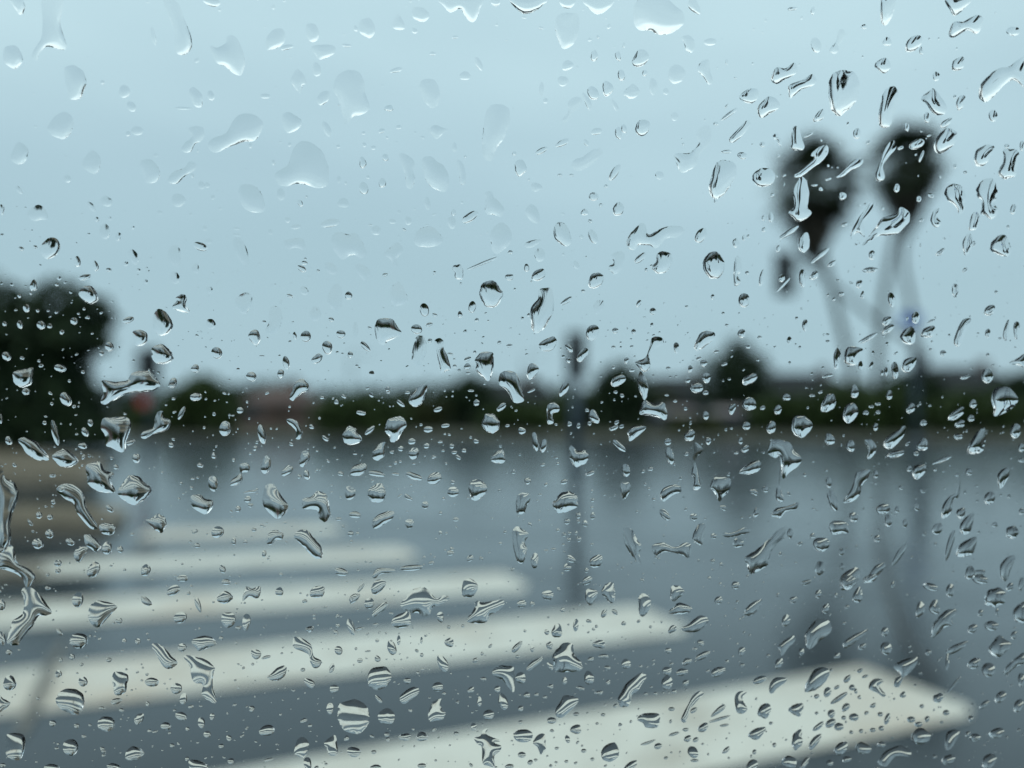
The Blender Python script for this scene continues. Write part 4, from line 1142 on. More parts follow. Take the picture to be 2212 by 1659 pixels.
S 2165 1048 24 18
S 2057 1080 26 26
S 1835,1240 1920,1240 1925,1280 1880,1330 1840,1310
S 2020 1360 20 32
S 1705 1395 25 22
S 1923 1600 26 38 20
S 2195 1258 22 18
S 2165 930 62 12 8
S 958 1570 14 10
S 1077 1605 14 12
S 1143 1298 20 12
S 395 280 14 9
S 527 343 9 8
S 683 160 9 9
S 655 268 12 6
S 2165 603 14 12
S 2205 555 18 24 -20
S 2020 657 16 16
S -30,650 15,680 40,800 120,850 160,940 120,1090 90,1200 95,1290 75,1400 -30,1400 #tall wavy rivulet running down the left edge
S -30,1440 40,1410 90,1385 130,1450 150,1540 270,1610 305,1670 260,1745 225,1750 170,1660 60,1610 -30,1580 #claw-shaped run of water between the rivulet and the lizard shape
@2 1
S 345,-20 400,-45 450,0 455,50 400,80 350,120 320,145 290,125 310,60 #sock-shaped drop with a bright foot over the hedge, left
S 758 108 24 14 -35
S 695 155 20 22 20
S 908 250 42 22 -10
S 1135 45 18 26
S 1143 72 18 12
S 1310 75 21 14 5
S 1320,150 1340,90 1420,10 1475,10 1475,60 1440,160 1385,198 1345,185 #mussel-shaped drop, dark above and white below, over the hedge
S 1250 168 45 18 -40
S 1573 220 38 22 22
S 1905 162 27 29
S 2120 200 50 26 38
S 1857 58 30 10
S 2172 360 20 13
S 260,305 340,310 380,370 403,420 380,475 345,470 340,400 290,350
S 10,365 60,370 85,420 75,500 45,510 25,440
S 481 370 24 19 -40
S 549 295 14 11
S 750,430 800,365 860,380 880,425 915,465 890,510 800,525 755,490 #teapot-shaped drop with a white base at the far edge of the road
S 942,420 970,395 1000,355 1025,365 1015,400 980,435 950,435
S 1115,380 1140,310 1230,278 1280,300 1300,360 1260,420 1220,490 1165,500 1150,450 1120,420 #goblet-shaped drop leaning right over the hedge in the middle
S 1488 393 42 28 8
S 1636 360 35 20 10
S 1347 497 33 27
S 1473 535 27 25
S 1250 560 25 25 -20
S 1320,610 1330,560 1370,548 1408,580 1405,620 1370,652 1330,640 #neat round drop split half grey, half white, below the hedge
S 1175 588 20 14
S 1692 538 21 22
S 1713 590 27 17
S 1798 575 22 19
S 1747 633 26 18 -40
S 1537 630 20 15 20
S 1643 690 13 13
S 1670 438 16 11
S 1632 432 12 9
S 1592 500 22 13
S 1901 495 25 20 15
S 1955,360 1975,270 2040,255 2100,310 2100,380 2060,422 2000,415 #barrel-shaped drop showing ragged trees upside down, left of the middle pole
S 600 470 34 20 -35
S 306 520 24 16 -15
S 1005,610 1015,570 1080,510 1125,505 1110,560 1110,620 1060,660 1015,650
S 528 580 13 10
S 857 605 20 9
S 2030,660 2060,600 2135,570 2150,670 2090,685
S 40,720 80,620 125,650 125,720 95,770 60,770
S 375,690 390,620 430,565 468,600 445,690 400,700
S 220,780 250,715 300,700 320,740 290,775 245,790
S 437 785 26 44 10
S 375 800 20 18 30
S 732 775 27 20 10
S 815,780 840,710 940,685 955,740 900,795
S 965,775 1040,745 1110,790 1050,795
S 1206 778 35 13
S 1300,800 1310,760 1370,760 1390,800 1440,820 1410,840 1350,805
S 1480,820 1510,775 1570,770 1600,810 1580,850 1510,870
S 55,1000 80,880 150,865 190,920 230,980 275,1040 265,1100 220,1150 180,1165 120,1120 70,1060 #large pebble-shaped drop with a dark underside on the grey road
S 395,1050 410,990 480,970 530,925 590,940 625,1000 640,1100 640,1140 600,1190 545,1160 530,1090 460,1085 410,1075 #elephant-head drop with a trunk pointing down on the grey road
M 812 940 50 58
S 965,950 985,900 1070,855 1105,890 1120,950 1090,1015 1010,1020 975,980 #mitre-shaped drop with a black base on the grey road
S 1835,900 1850,850 1910,822 1970,850 1998,910 1960,970 1900,1008 1860,990 #strawberry-shaped drop on the grey road left of the middle pole
S 1660,930 1670,895 1740,895 1750,930 1720,975 1680,970
S 1315 980 42 18 -35
S 1245 965 25 8 40
M 1462 1045 28 34
S 855 1130 52 28
S 714 1165 25 15
S 817 1292 25 25
S 876 1290 17 15
S 752 1230 12 16
S 1005,1230 1020,1160 1100,1110 1190,1100 1180,1160 1110,1210 1040,1250 #scallop drop with fanned stripes on the grey road
S 90,1370 110,1290 170,1262 235,1290 225,1340 170,1350 130,1390
S 325,1310 370,1265 440,1262 500,1330 560,1400 575,1470 560,1508 500,1500 430,1430 370,1370 #broad striped whale-shaped drop slanting down above the crosswalk
S 1728 1170 26 18
S 1593 1287 15 18
F 1325 1205 40 40
S 685,1630 700,1590 760,1600 795,1640 740,1660
S 1270,1590 1300,1570 1430,1565 1430,1600 1290,1615
S 1005,1659 1040,1600 1100,1590 1195,1600 1190,1625 1090,1640 1030,1680
S 1515 1545 26 15 15
S 1680 1460 32 22
S 1850 1505 27 30 -15
S 1693 1425 18 15
S 1622 990 15 14
S 1832 983 11 10
S 215 1645 18 15
S 70 1465 22 28
S 1365 690 16 8
S 1158 710 16 8
S 1340 875 12 10 30
S 653 877 11 8
S 1594 1115 14 16
S 2112 1377 15 11
S 2100,0 2110,-90 2170,-115 2240,-100 2275,-30 2300,60 2315,110 2310,150 2260,165 2220,150 2170,60 #tall cowbell-shaped drop with feathery streaks, left of the middle pole
S 622 665 18 12 -40
S 703 652 12 7
@2 2
S 168 58 38 11 25
S 400,95 430,30 450,-10 490,-10 485,50 440,105
S 895 70 18 14
S 950 100 20 16 -40
S 1540,50 1560,0 1640,0 1640,40 1600,78
S 1672 75 26 20
S 1337 97 20 10
S 1410 148 18 13
S 1085,0 1105,-110 1150,-60 1175,10 1170,90 1145,140 1115,90 #dark spike-shaped drop standing on the mushroom-cap drop
S 1100,250 1130,160 1160,140 1230,170 1310,160 1335,220 1340,290 1310,310 1230,280 1150,270 #mushroom-cap drop with a white crescent, right of the middle pole
S 300,210 320,170 370,162 410,200 400,240 350,260 360,330 330,348 305,330 #question-mark drop left of the middle pole
S 670,280 690,210 730,240 755,320 720,335 680,310
S 648 227 18 16
S 670 340 17 20
S 497 345 20 22
S 574 360 16 26
S 380 350 14 11 -20
S 85 405 35 30
S 1675 272 28 34 10
S 1903 215 28 50 -15
S 1990,160 2030,115 2090,130 2110,200 2050,230 2000,205
S 2165 205 22 20
S 1498 213 17 16
S 2025 362 35 36
S 170,430 210,425 220,480 225,570 200,575 180,510
S 250,490 300,485 290,540 270,590 250,560
S 845,380 905,350 905,385 860,405
S 1000,410 1050,365 1160,370 1110,430 1020,495 1005,450 #axe-head drop at the far edge of the road, right of the middle pole
S 1480,450 1540,385 1575,430 1560,470 1520,490
S 870,490 920,490 985,560 970,585 910,560 900,520
S 1345 500 32 30 30
S 1320,600 1360,535 1385,610 1395,670 1360,680
S 1560,610 1575,500 1650,560 1630,600 1590,640 1600,740 1630,860 1625,900 1570,915 1575,820 1550,780 1570,680 #kite-shaped drop with a long tail on the grey road
S 1697 492 24 32 10
S 1975 490 20 30
S 2015 560 38 28 35
S 1507 605 18 20
S 1937 595 20 13
S 490,580 515,530 560,575 630,575 662,620 640,680 560,718 510,670 #slipper-shaped drop with an upturned toe on the middle pole
S 383 638 16 11
S 396 688 11 11
S 675 773 40 20 22
S 135 840 30 30 20
S 450 845 34 20 15
S 350,1060 370,1000 430,940 480,930 545,950 570,1010 555,1070 480,1100 410,1115 #large dome-shaped drop on the middle pole's reflection
S 40,1110 35,1020 60,950 140,945 160,990 130,1050 110,1110 70,1125
S 985 745 36 55 15
S 940,860 1015,855 1020,920 980,990 950,980
S 1280,960 1310,900 1400,870 1460,890 1460,930 1390,960 1310,1015 #flat-cap drop with a black brim on the grey road
S 1195 735 25 18
S 1715,890 1750,810 1870,810 1895,850 1880,920 1830,970 1790,1015 1750,940 #tulip-shaped drop tapering to a black point on the grey road
S 1960,770 2010,710 2090,665 2145,670 2140,740 2060,780
S 573 1135 21 28
S 475 1187 28 26
S 632 1205 24 28
S 698 1140 20 32
S 576 1188 17 14
S 397 1263 16 14
S 450 1300 17 20 20
S 497 1290 14 14
S 553 1288 17 17
S 492 1345 18 18
S 578 1340 21 25
S 1290,1100 1320,1090 1370,1165 1300,1160
S 0,1290 40,1230 100,1260 145,1300 110,1370 130,1430 100,1540 50,1540 20,1450 #tall totem-like drop with bites out of its right side
S 196 1525 33 66
S 508 1512 40 30 -25
S 478 1585 32 34
S 665,1560 690,1500 760,1475 785,1510 760,1570 710,1588 #striped pebble drop beside the middle pole's reflection
S 1560,1320 1610,1215 1670,1215 1660,1310 1640,1390 1580,1370
M 960,1250 1040,1260 1080,1340 1120,1400 1100,1470 1115,1560 1050,1500 980,1390 #faint ragged streak like a torn ribbon on the grey road
M 1210,1400 1300,1370 1400,1410 1500,1370 1550,1400 1530,1500 1450,1470 1330,1450 1240,1480 #wide faint moustache-shaped drop on the grey road
S 1570 1150 32 32
S 1743 1315 26 24
M 1810,1290 1900,1285 2010,1240 2065,1270 2000,1300 1860,1325
M 1955 1375 48 40
S 2010,1500 2100,1440 2212,1350 2290,1270 2370,1230 2340,1330 2250,1430 2212,1560 2120,1620 2060,1640 2030,1560 #broad wing of rippled water on the grey road below the palms
S 2110 1110 24 42 -15
S 2090 935 40 24 -30
S 2190 910 28 28
S 1735 1530 20 20
S 1825 1070 30 24
S 1225 997 16 13
S 243 957 16 10
S 1185 905 14 11
S 690 925 12 12
S 695 1003 18 16
S 690 1070 14 12
S 295 1440 20 12
S 358 1427 22 11
S 690 1385 15 11
S 1807 1560 18 16
S 645 1610 18 20
@2 3
S 160 115 35 30
S 382 100 25 13
S 453 70 20 14 15
S 455,220 500,100 575,95 580,190 510,240 #hatchet-shaped drop on the dark trees under the palm trunks
S 748 65 34 58
S 1048 95 28 40
S 650,290 670,190 740,165 780,230 750,300 690,340 #onion-shaped drop with a white lower rim on the dark trees
S 1233 210 36 46
S 205,370 230,280 320,280 385,350 350,420 290,465 225,430 #barrel drop with a straight dark band at the far edge of the road
S 85 222 32 42 -15
S 27 375 42 54
S 845 248 26 20
S 950 172 26 14
S 893 195 22 13
S 950 243 22 16
S 1930,130 1960,40 2070,25 2140,90 2160,150 2080,230 1960,278 1950,210 #large fist-shaped drop with a white lower half at the right edge
S 1773 170 32 36
S 1565,290 1590,240 1670,195 1700,230 1650,280 1600,320
S 1660 345 46 30 20
S 1755 295 30 30
S 930 370 20 36
S 995,530 1030,460 1120,400 1180,360 1190,400 1150,480 1060,560 #long caterpillar drop on the signal mast's lower part
S 1105 605 78 30 15
S 1343 335 30 27
S 485,460 540,425 580,480 550,520 510,510
S 715 535 38 50
S 835,490 900,485 940,560 890,640 855,640 870,580
S 1295,520 1310,480 1385,490 1370,550 1320,585
S 1720,560 1750,500 1820,400 1885,405 1870,540 1840,590 1740,605 #armchair-shaped drop with a white seat at the right, far edge of the road
S 1645 455 42 24
S 2085,400 2140,340 2190,380 2150,440 2130,465
S 2190 550 28 38
S 0,590 30,490 100,480 190,510 230,580 290,640 270,700 180,770 130,820 110,700 100,620 60,640 #wide cloud drop with a white pocket on the grey road under the palms
S 95,640 115,650 100,850 135,990 100,1020 65,980 80,860
S 25,1130 80,1070 150,1060 265,1025 240,1080 160,1100 100,1160
S 525 850 27 45
S 1280 600 25 20
S 1420,690 1490,640 1575,620 1570,645 1480,680
S 1250,790 1260,710 1355,695 1360,760 1290,825
S 1220 730 22 28
S 515,1000 520,920 590,940 560,1010 605,1080 560,1080
S 650,1020 720,900 770,760 880,740 870,800 810,880 800,940 740,1010 #hockey-stick drop over the palm trunks' reflections
S 932 780 20 38
S 950,1040 1070,1060 1000,1115 960,1100
S 740 1150 42 38
S 1040 1180 32 55 10
S 1115 1085 20 30
S 1500,1150 1510,1050 1570,970 1620,940 1635,800 1660,830 1650,970 1600,1000 1590,1090 1540,1155 #long tadpole drop with its tail up on the grey road, right
S 1668 1115 40 46 -20
S 1980,800 2020,740 2085,725 2080,800 2010,905
S 1915 985 46 58 -30
S 1655,1240 1690,1170 1770,1110 1780,1150 1750,1270 1690,1300
S 2110 1280 55 56
S 525,1220 580,1180 680,1200 700,1280 640,1290 560,1300
S 460 1385 75 60
S 190 1290 25 45
S 278 1380 25 16 15
S 945 1335 30 30
S 1630,1430 1680,1370 1800,1320 1790,1420 1750,1480 1640,1490 #crab-claw drop right of the signal mast's reflection
S 1520,1530 1570,1310 1610,1300 1590,1420
M 1070,1560 1110,1460 1190,1380 1190,1410 1120,1550
S 835,1705 870,1650 930,1570 1010,1545 1000,1600 920,1680 860,1720
S 2000,1600 2030,1530 2100,1480 2140,1500 2100,1600 2060,1700 2020,1680
S 640,1650 750,1585 800,1620 770,1700 690,1780 620,1720
M 450 1590 45 60
M 1465 1250 40 58 -30
S 2190 1100 22 28
S 1745 1630 45 55
M 1830 1630 50 28
M 640 1575 20 28
S 1735 760 26 34 20
M 1960 1215 26 22
S 2190 660 28 20
S 317 785 18 16
S 395 1080 18 9
S 180 950 18 16
S 1148 895 20 22
M 1340 925 24 16
M 1355 1298 24 15
M 1285 1065 26 30
M 1185 1200 22 40
S 110 1470 18 18
S 385 1310 24 22
M 635 1450 28 32
S 1807 880 15 9
S 1445 740 16 14
@3 0
S 15 250 30 52
S 630,240 640,150 700,135 718,200 700,255 650,250
S 412 105 26 16
S 765,300 790,240 860,213 950,230 1010,260 1000,290 950,340 860,440 790,420 765,360 #fan-shaped striped drop with a brown corner on a white bar
S 1028 388 30 26
S 980 404 12 12
S 485,455 520,470 540,500 510,508
S 15 540 32 62 10
S 600,570 630,505 720,500 757,540 745,600 680,628 620,600 #squat beaded drop with a thick black top between two white bars
S 78 660 30 22
S 624 700 25 25
S 525 727 18 18
S 703 765 18 15
S 755 695 14 12
S 505 845 28 34
S 83 925 58 64
S 717 912 40 44
S 485,1050 540,985 640,975 715,1020 728,1100 700,1180 640,1200 540,1160 490,1110 #big bulging bead with a heavy black top, bottom left
S 455 1273 31 27
S 663 1295 23 22
S 610 1480 70 70
S 50,1450 60,1370 150,1357 210,1385 215,1480 170,1590 60,1560 #hourglass-patterned drop near the bottom left corner
S 850,1250 900,1213 980,1235 990,1300 930,1345 850,1310
S 970,860 1010,825 1105,855 1100,930 1080,1010 1000,1030 980,970
S 1005 1082 50 26 22
S 880 1142 28 14
S 1050 1160 24 17 -15
S 1165,1240 1190,1195 1250,1195 1220,1270 1180,1270
S 1085,1530 1150,1470 1245,1520 1200,1580 1100,1590 #paper-boat drop near the bottom left
S 1255,910 1310,873 1375,915 1350,950 1270,940
S 1523 972 50 48
S 1310,600 1350,580 1420,620 1480,690 1535,750 1480,800 1420,790 1360,700 #mussel-shell drop slanting down with fine stripes
S 1215,190 1250,178 1310,240 1270,260
S 1450,130 1480,88 1555,90 1540,140 1470,175
S 1530,30 1560,0 1615,0 1600,50
S 1953 52 40 25
S 1875,190 1930,130 1990,150 2012,195 1950,240 1890,225
S 1500,360 1540,310 1600,320 1615,360 1570,408 1520,395
S 1680,185 1710,200 1720,260 1745,290 1700,300
S 1655,570 1690,535 1780,515 1850,545 1868,590 1800,620 1720,650 1690,620
S 1585,700 1620,685 1700,700 1770,720 1855,790 1840,860 1840,960 1870,1090 1800,1080 1745,1020 1750,940 1680,920 1650,860 1640,780 #long ragged drop trailing a tail over the second white bar
S 1573 618 38 36 -20
S 1915,400 1925,325 2010,320 2035,370 2020,420 1960,450
S 2095,340 2155,335 2150,400 2140,455 2100,460
S 2095,215 2120,95 2180,110 2240,85 2255,110 2240,180 2205,195 2150,180
S 2060 448 27 17
S 1585 1062 32 50 -8
S 1650 1130 25 15 20
S 1433 1298 46 34
S 1510,1185 1560,1195 1615,1190 1590,1250 1550,1240
S 1710,1300 1720,1240 1745,1220 1765,1270 1760,1310
S 1790 1368 32 28
S 1833 1215 22 30
S 1620 1322 18 18
S 1978 1400 22 28 20
S 1912 1470 24 20
S 1488 1465 22 18
S 1630,1600 1700,1590 1790,1630 1780,1690 1660,1690
S 1995 1600 28 26
S 2175 1148 28 26 30
S 925,1640 980,1625 1050,1660 1000,1700
S 385,1640 450,1635 510,1650 500,1700 400,1700
S 940 725 27 20
S 1190 565 22 28
S 1073 560 20 18
S 2165,670 2200,635 2245,650 2250,710 2200,710
S 25 1635 28 17
S -20,1030 30,1060 90,1100 30,1160 -20,1170
S 1225 902 13 9
S 1275 1105 18 22
S 1910 538 20 16
S 190,120 250,90 330,150 400,230 445,310 400,345 330,350 280,440 180,560 150,600 70,590 65,540 100,400 190,330 205,220 #big splayed lizard-shaped drop at the lower left edge
S 668 840 12 8
S 1233 792 10 9
S 860 545 16 12 30
S 1285 552 16 11
S 2183 762 14 12
S 1843 225 12 11
S 1340 1345 26 10 15
S 1292 1338 18 14
S 1465 1357 14 12
S 895 1550 18 11
S 1735 1125 16 9
@3 1
S 202 135 36 37
S 465,170 480,110 540,85 592,100 580,170 520,188
S 995,110 1020,50 1080,30 1125,60 1090,120 1040,160 1005,150
S 800,220 830,165 890,145 880,200 840,228
S 875,125 905,85 945,68 900,130
S 930,260 960,205 1000,180 1020,240 1000,280 960,255
S 990,340 1030,300 1070,250 1110,228 1145,240 1130,280 1060,300 1030,355
S 1250,240 1290,190 1350,120 1430,95 1490,120 1550,190 1600,180 1630,165 1655,210 1590,250 1530,270 1500,330 1440,350 1400,320 1340,320 1300,300 1260,280 #sun-hat-shaped drop with a dark crown over the third white bar's end
S 1170,400 1200,350 1290,310 1330,310 1330,420 1240,450 1180,430
S 1780,160 1790,50 1840,20 1900,55 1918,100 1880,170 1830,185 #mug-shaped drop at the tip of the third white bar
S 1820,390 1880,290 1890,230 1920,210 1950,230 2040,215 2130,208 2145,245 2080,310 2020,340 1990,400 1900,410 #starfish-shaped drop right of the sun-hat-shaped drop
S 320,600 325,530 400,540 470,590 500,690 560,730 555,780 500,795 470,750 460,690 400,650 340,630 #comma-shaped drop with a hooked tail on the second white bar
S 430,460 460,435 497,440 490,470 445,488
S 780,375 820,380 840,440 860,490 820,520 800,440
S 895 455 38 12 12
S 1032 420 26 12 12
S 1565,325 1610,320 1618,380 1580,395
S 685,640 710,595 740,640 740,675 690,670
S 1130,575 1190,560 1215,660 1180,675 1150,630
S 1560,690 1625,690 1635,780 1670,800 1600,830 1590,740
S 1640,550 1690,540 1705,600 1650,608
S 1047 558 18 15
S 1433 683 16 18
S 898 730 24 22
S 105,880 190,790 260,780 250,860 180,905
S 88 702 42 14 15
S 965,920 980,820 1050,785 1130,790 1170,870 1130,950 1050,985 990,960 #barrel-shaped banded drop on the lower edge of the second white bar
S 705,1190 720,1110 800,1075 870,1068 940,1110 980,1190 970,1280 920,1345 850,1365 760,1330 715,1260 #very large round drop striped like a globe at the bottom
S 420,930 430,895 480,890 500,940 480,975
S 675 975 40 36
S 1240,1060 1270,1010 1350,960 1405,970 1400,1020 1330,1080 1270,1105
S 1308 905 32 26 -20
S 1570 958 45 42
S 1128 1215 74 70
S 1490,1240 1500,1140 1540,1080 1610,1065 1600,1140 1635,1180 1620,1230 1540,1255 #bottle-shaped drop, cream above and dark below, bottom middle
S 1060 1065 42 18 -50
S 640 1145 32 48
S 2010 1200 46 46
S 2040,830 2090,780 2160,775 2230,800 2230,1000 2180,960 2130,900 2070,870 #beret-shaped drop with a trailing strand, bottom middle
S 2085 978 28 30
S 2090,1030 2150,1020 2160,1100 2165,1150 2110,1130
S 1930 1085 22 40
S 1857 985 34 24 30
S 1965 890 25 18
S 20,1340 60,1310 100,1330 120,1280 155,1300 158,1370 100,1378 40,1370
S 330,1520 350,1430 400,1390 450,1430 455,1490 415,1570 350,1550 #light-bulb drop near the bottom edge
S 590,1440 680,1375 700,1450 705,1540 640,1550 610,1490
S 795,1530 820,1480 900,1490 895,1550 820,1555
S 1287 1392 52 32
S 1435 1390 48 42 -30
S 1880 1303 28 30
S 1885,1400 1940,1380 1960,1330 2010,1320 1990,1370 2110,1420 2060,1440 2120,1470 2110,1510 2060,1560 2060,1650 2010,1640 1960,1620 1950,1480 1910,1450 #dog-shaped drop standing on the nearest white bar
S 413 1250 36 16 30
S 415,1620 440,1550 480,1620 470,1680 430,1660
S 108 1588 42 13 12
S 655 795 20 45 -15
S 1018 1522 24 17 15
S 1035 1655 50 25
S 1433 1640 38 22
S 2190 1645 40 20
S 1233 555 15 44
S 1430 555 10 30
S 1050 715 24 30 30
S 1130 1370 22 22
S 1140 1412 17 20
S 783 1402 22 24
S 405 810 22 16
S 1625 1015 16 16
S 1398 838 14 16
S 2025 605 22 12 40
S 1895 727 26 20 25
S 705 430 18 18
S 688 487 24 18 -30
S 465 458 34 22 15
S 967 650 26 8 5
S 863 628 13 13
S 223 668 13 9
S 1788 432 14 14
S 1955 670 16 14 30
S 500 340 14 10
S 503 370 14 10
S 1167 325 20 11
S 1170 560 10 8
S 1730 1362 24 16
@3 2
S 610,60 625,20 680,0 685,40 650,75
S 635,150 660,110 740,135 720,200 680,255 640,220
S 770,150 800,80 870,55 890,140 885,220 850,235 800,180 #shark-fin drop at the foot of the middle pole's reflection
S 308 165 52 42
S 83 240 42 32 15
S 1095,250 1095,180 1140,150 1195,200 1190,280 1140,350 1100,330 #penguin-shaped drop over the end of the second white bar
S 1370,190 1380,90 1450,90 1490,140 1440,190 1400,220
S 1350,320 1400,260 1450,230 1550,270 1540,310 1440,330
S 1785 210 35 34
S 1932 80 36 34
S 2005,310 2060,240 2150,200 2165,230 2100,320 2030,345 #slug-shaped drop on the dark road right of the second white bar
S 1460,460 1530,410 1590,360 1640,340 1700,380 1650,450 1560,490 #lip-shaped drop just off the tip of the second white bar
S 1385 460 45 26 35
S 345,470 370,420 420,425 440,490 400,535 360,510
S 552 425 24 54
S 300 485 24 22
S 795 325 22 38 -25
S 888 312 32 18 -40
S 663 390 24 16 -15
S 438 295 22 20
S 350,680 400,620 440,580 500,578 530,600 540,680 600,750 600,810 500,830 380,820 360,750 #four-legged table-like drop below the second white bar
S 0,640 40,580 85,565 70,620 20,660
S 125,800 180,730 240,705 260,720 200,790 150,815
S 40,870 60,830 100,840 125,900 80,930 45,910
S 705,580 760,555 815,580 770,630 720,600
S 790 695 45 20
S 680 720 28 22 20
S 825 795 26 22
S 985 760 38 46 -20
S 665 880 42 58
S 1348 645 32 24
S 1590,700 1640,660 1700,645 1710,690 1640,710 1600,725
S 1512 740 46 26 15
S 1340 820 40 38
S 1285,920 1330,870 1380,870 1360,920 1370,985 1310,970
S 1410,850 1470,795 1515,830 1480,850
S 1705,870 1760,790 1800,800 1835,820 1800,860
S 1500 925 26 30
S 1985 650 26 45 -15
S 915,1090 930,1020 1000,920 1080,855 1140,840 1160,880 1100,970 1040,1040 1000,1130 940,1130 #rising plume-shaped drop with a black left edge between the two lowest bars
S 370,1170 420,1080 460,1030 560,1050 570,1090 520,1150 440,1220 390,1220 #loaf-shaped drop with a black back above the nearest white bar
S 455 905 20 32
S 333 955 24 22
S 1080,1240 1130,1190 1265,1190 1275,1260 1250,1310 1160,1310 1130,1270 #cow-shaped drop on the nearest white bar
S 1460,1240 1500,1150 1560,1040 1610,1000 1660,1010 1600,1080 1540,1150 1500,1265 #long curved horn-shaped drop at the nearest white bar's upper edge
S 1925,1050 1960,1000 2030,1000 1990,1060 2035,1150 1990,1190 1940,1170
S 1720,1210 1800,1120 1845,1125 1780,1190
S 1715,1250 1860,1205 1860,1225 1730,1265
S 1652 1310 48 36 40
S 1835 1290 40 12 8
S 2120,1190 2150,1120 2212,1100 2240,1150 2200,1230 2150,1220
S 10,1370 60,1330 140,1330 180,1370 150,1430 50,1430
S 180,1440 230,1370 285,1370 290,1450 290,1500 250,1545 220,1480
S 770,1540 790,1480 860,1440 900,1450 925,1520 910,1570 850,1605 790,1590 #kettle-shaped drop with a black back on the nearest white bar
S 553 1325 55 36
S 2040,1370 2100,1320 2190,1305 2180,1350 2120,1415 2060,1400
S 1520,1530 1555,1460 1610,1540 1570,1560
S 1578 1595 35 14
S 1262 1470 35 26 10
S 1518 1405 35 26 35
S 1587 1415 28 20 30
S 1400 1365 48 14 18
S 1175 1440 66 13 20
S 1850 1505 40 20 38
S 965,1659 1040,1595 1090,1610 1030,1680 970,1690
S 2020,1659 2050,1600 2120,1590 2110,1650 2060,1700
S 85 1545 35 26
S 343 1250 42 28
S 480 1410 20 36 20
S 2140 900 65 30 20
S 620 1510 24 17
S 695 1583 18 15
S 1500 1328 28 16
S 330 780 22 38 35
S 1378 1150 28 18
S 1570 1160 35 20 35
S 2095 1520 20 20
S 75 1145 24 26
S 325 600 30 32
S 590 970 38 18 -20
S 750 1010 38 18 10
S 128 1030 28 28
S 555 1195 28 16
S 1400 1000 24 18
S 1197 440 13 13
S 112 475 13 13
S 965 410 22 18 30
S 175 630 18 26
S 935 1285 18 14
S 735 1275 14 12
S 787 1200 22 14
S 175 240 20 22
S 1800 68 14 12
S 1705 20 18 15
S 212 1025 20 16
S 285 1048 18 16
S 1695 1540 9 12
S 830 920 18 24
S 205 1590 18 12
S 158 1610 24 22
S 470 1603 16 14
S 1330 1572 18 14
S 1155 1020 18 16
S 1240 1018 18 16
S 345 1337 18 14
S 1630 580 26 34 30
S 1580 632 22 16
S 1780 800 14 14
S 1990 770 22 16
@3 3
S 330 55 48 20 15
M 690 60 82 56 25
S 830,50 850,0 950,-10 900,50
S 720,190 780,110 810,110 800,210 770,220
S 435 155 28 36
S 220 205 32 30
S 1755,0 1880,0 1870,50 1820,65
S 1870,200 1900,130 1990,100 2050,140 2050,220 1970,265 1890,250 #rounded jar-like drop with bars inside near the right edge
S 1405 95 65 34 -15
S 1575 125 36 58
S 1410,510 1430,410 1520,310 1600,285 1635,310 1590,380 1600,420 1520,450 1440,530 #black-backed lizard drop climbing right of the nearest bar's tip
S 2115,340 2130,280 2212,220 2250,260 2240,390 2150,395 #hood-shaped drop at the right edge
S 320,540 330,480 400,390 440,365 530,390 545,480 450,560 370,630 335,610 #big clam-shaped drop with a black back above the nearest bar's right end
S 650,580 720,520 860,460 850,490 760,570 670,625 #pea-pod drop right of the big clam-shaped drop
S 155 385 36 54 -20
S 1525,665 1590,620 1700,560 1690,600 1640,660
S 1930 430 62 42 -5
S 1768 455 48 34 38
S 1905,630 1950,560 2000,510 2040,540 2105,590 2070,640 2000,700 1940,680 #paper-crane drop near the right edge, lower down
S 1315 290 38 70 -15
S 1440 270 48 60
S 2188 70 20 68 -8
S 2035,830 2080,760 2150,700 2220,660 2230,740 2150,780 2060,850 #long ridge-shaped drop at the lower right edge
S 1780 755 62 42 40
S 1905 810 60 60
S 85,610 150,550 220,515 235,560 180,620 120,690 100,640
S 95 755 32 50 -20
S 1010 480 32 40
S 1020 625 50 56
S 815 610 38 24 30
S 290 655 24 32
S 597 690 32 24 40
S 1085,785 1150,730 1220,710 1290,700 1280,770 1210,850 1170,880 1130,960 1090,950 1100,890 1150,860 #diving-swallow drop at the nearest white bar's top corner
S 10,1000 20,930 70,880 160,885 150,920 80,970 40,1015
S 315,990 350,890 420,800 520,805 525,870 450,960 370,1000 #almond-shaped drop with a black back on the nearest white bar
S 870,970 900,900 960,888 1000,910 960,950 1015,1020 1000,1045 940,1010 #rearing-horse drop on the white bar's right end
S 475,1000 530,965 540,1000 510,1050
S 545,1095 600,1040 680,1000 670,1040 580,1100
S 685 890 44 22 42
S 838 868 30 13 22
S 727 965 26 28 -20
S 175,1160 230,1110 305,1105 290,1190 260,1215
S 672 1135 44 28 38
S 743 1220 40 36
S 548 1190 32 38
S 540 1272 50 34 25
S 613 1302 42 34
S 1030 1235 24 50 -15
S 1237 1240 38 26
S 1167 1027 28 26
S 908 1120 30 18 40
S 970 1195 25 20
S 850 1183 22 15 30
S 795 820 28 16 35
S 1470 1055 46 38 20
S 1540 1180 30 23
S 205,1450 225,1360 290,1325 290,1390 300,1440 240,1505 #boxing-glove drop on the nearest white bar's lower edge
S 360,1490 375,1400 460,1365 440,1420 390,1480
S 435 1300 62 22 38
S 1235,1400 1270,1330 1330,1310 1405,1370 1380,1430 1290,1455 #cup-shaped drop with cream swirls under the bar's right tip
S 1530,1470 1550,1350 1640,1330 1650,1370 1590,1480 1550,1505
S 755,1480 800,1430 890,1480 870,1530 790,1530
S 575,1510 610,1440 680,1440 680,1500 610,1550
S 955,1590 1020,1510 1130,1465 1200,1490 1240,1530 1210,1560 1100,1560 1030,1640 960,1630 #humped caterpillar drop at the bottom edge, right
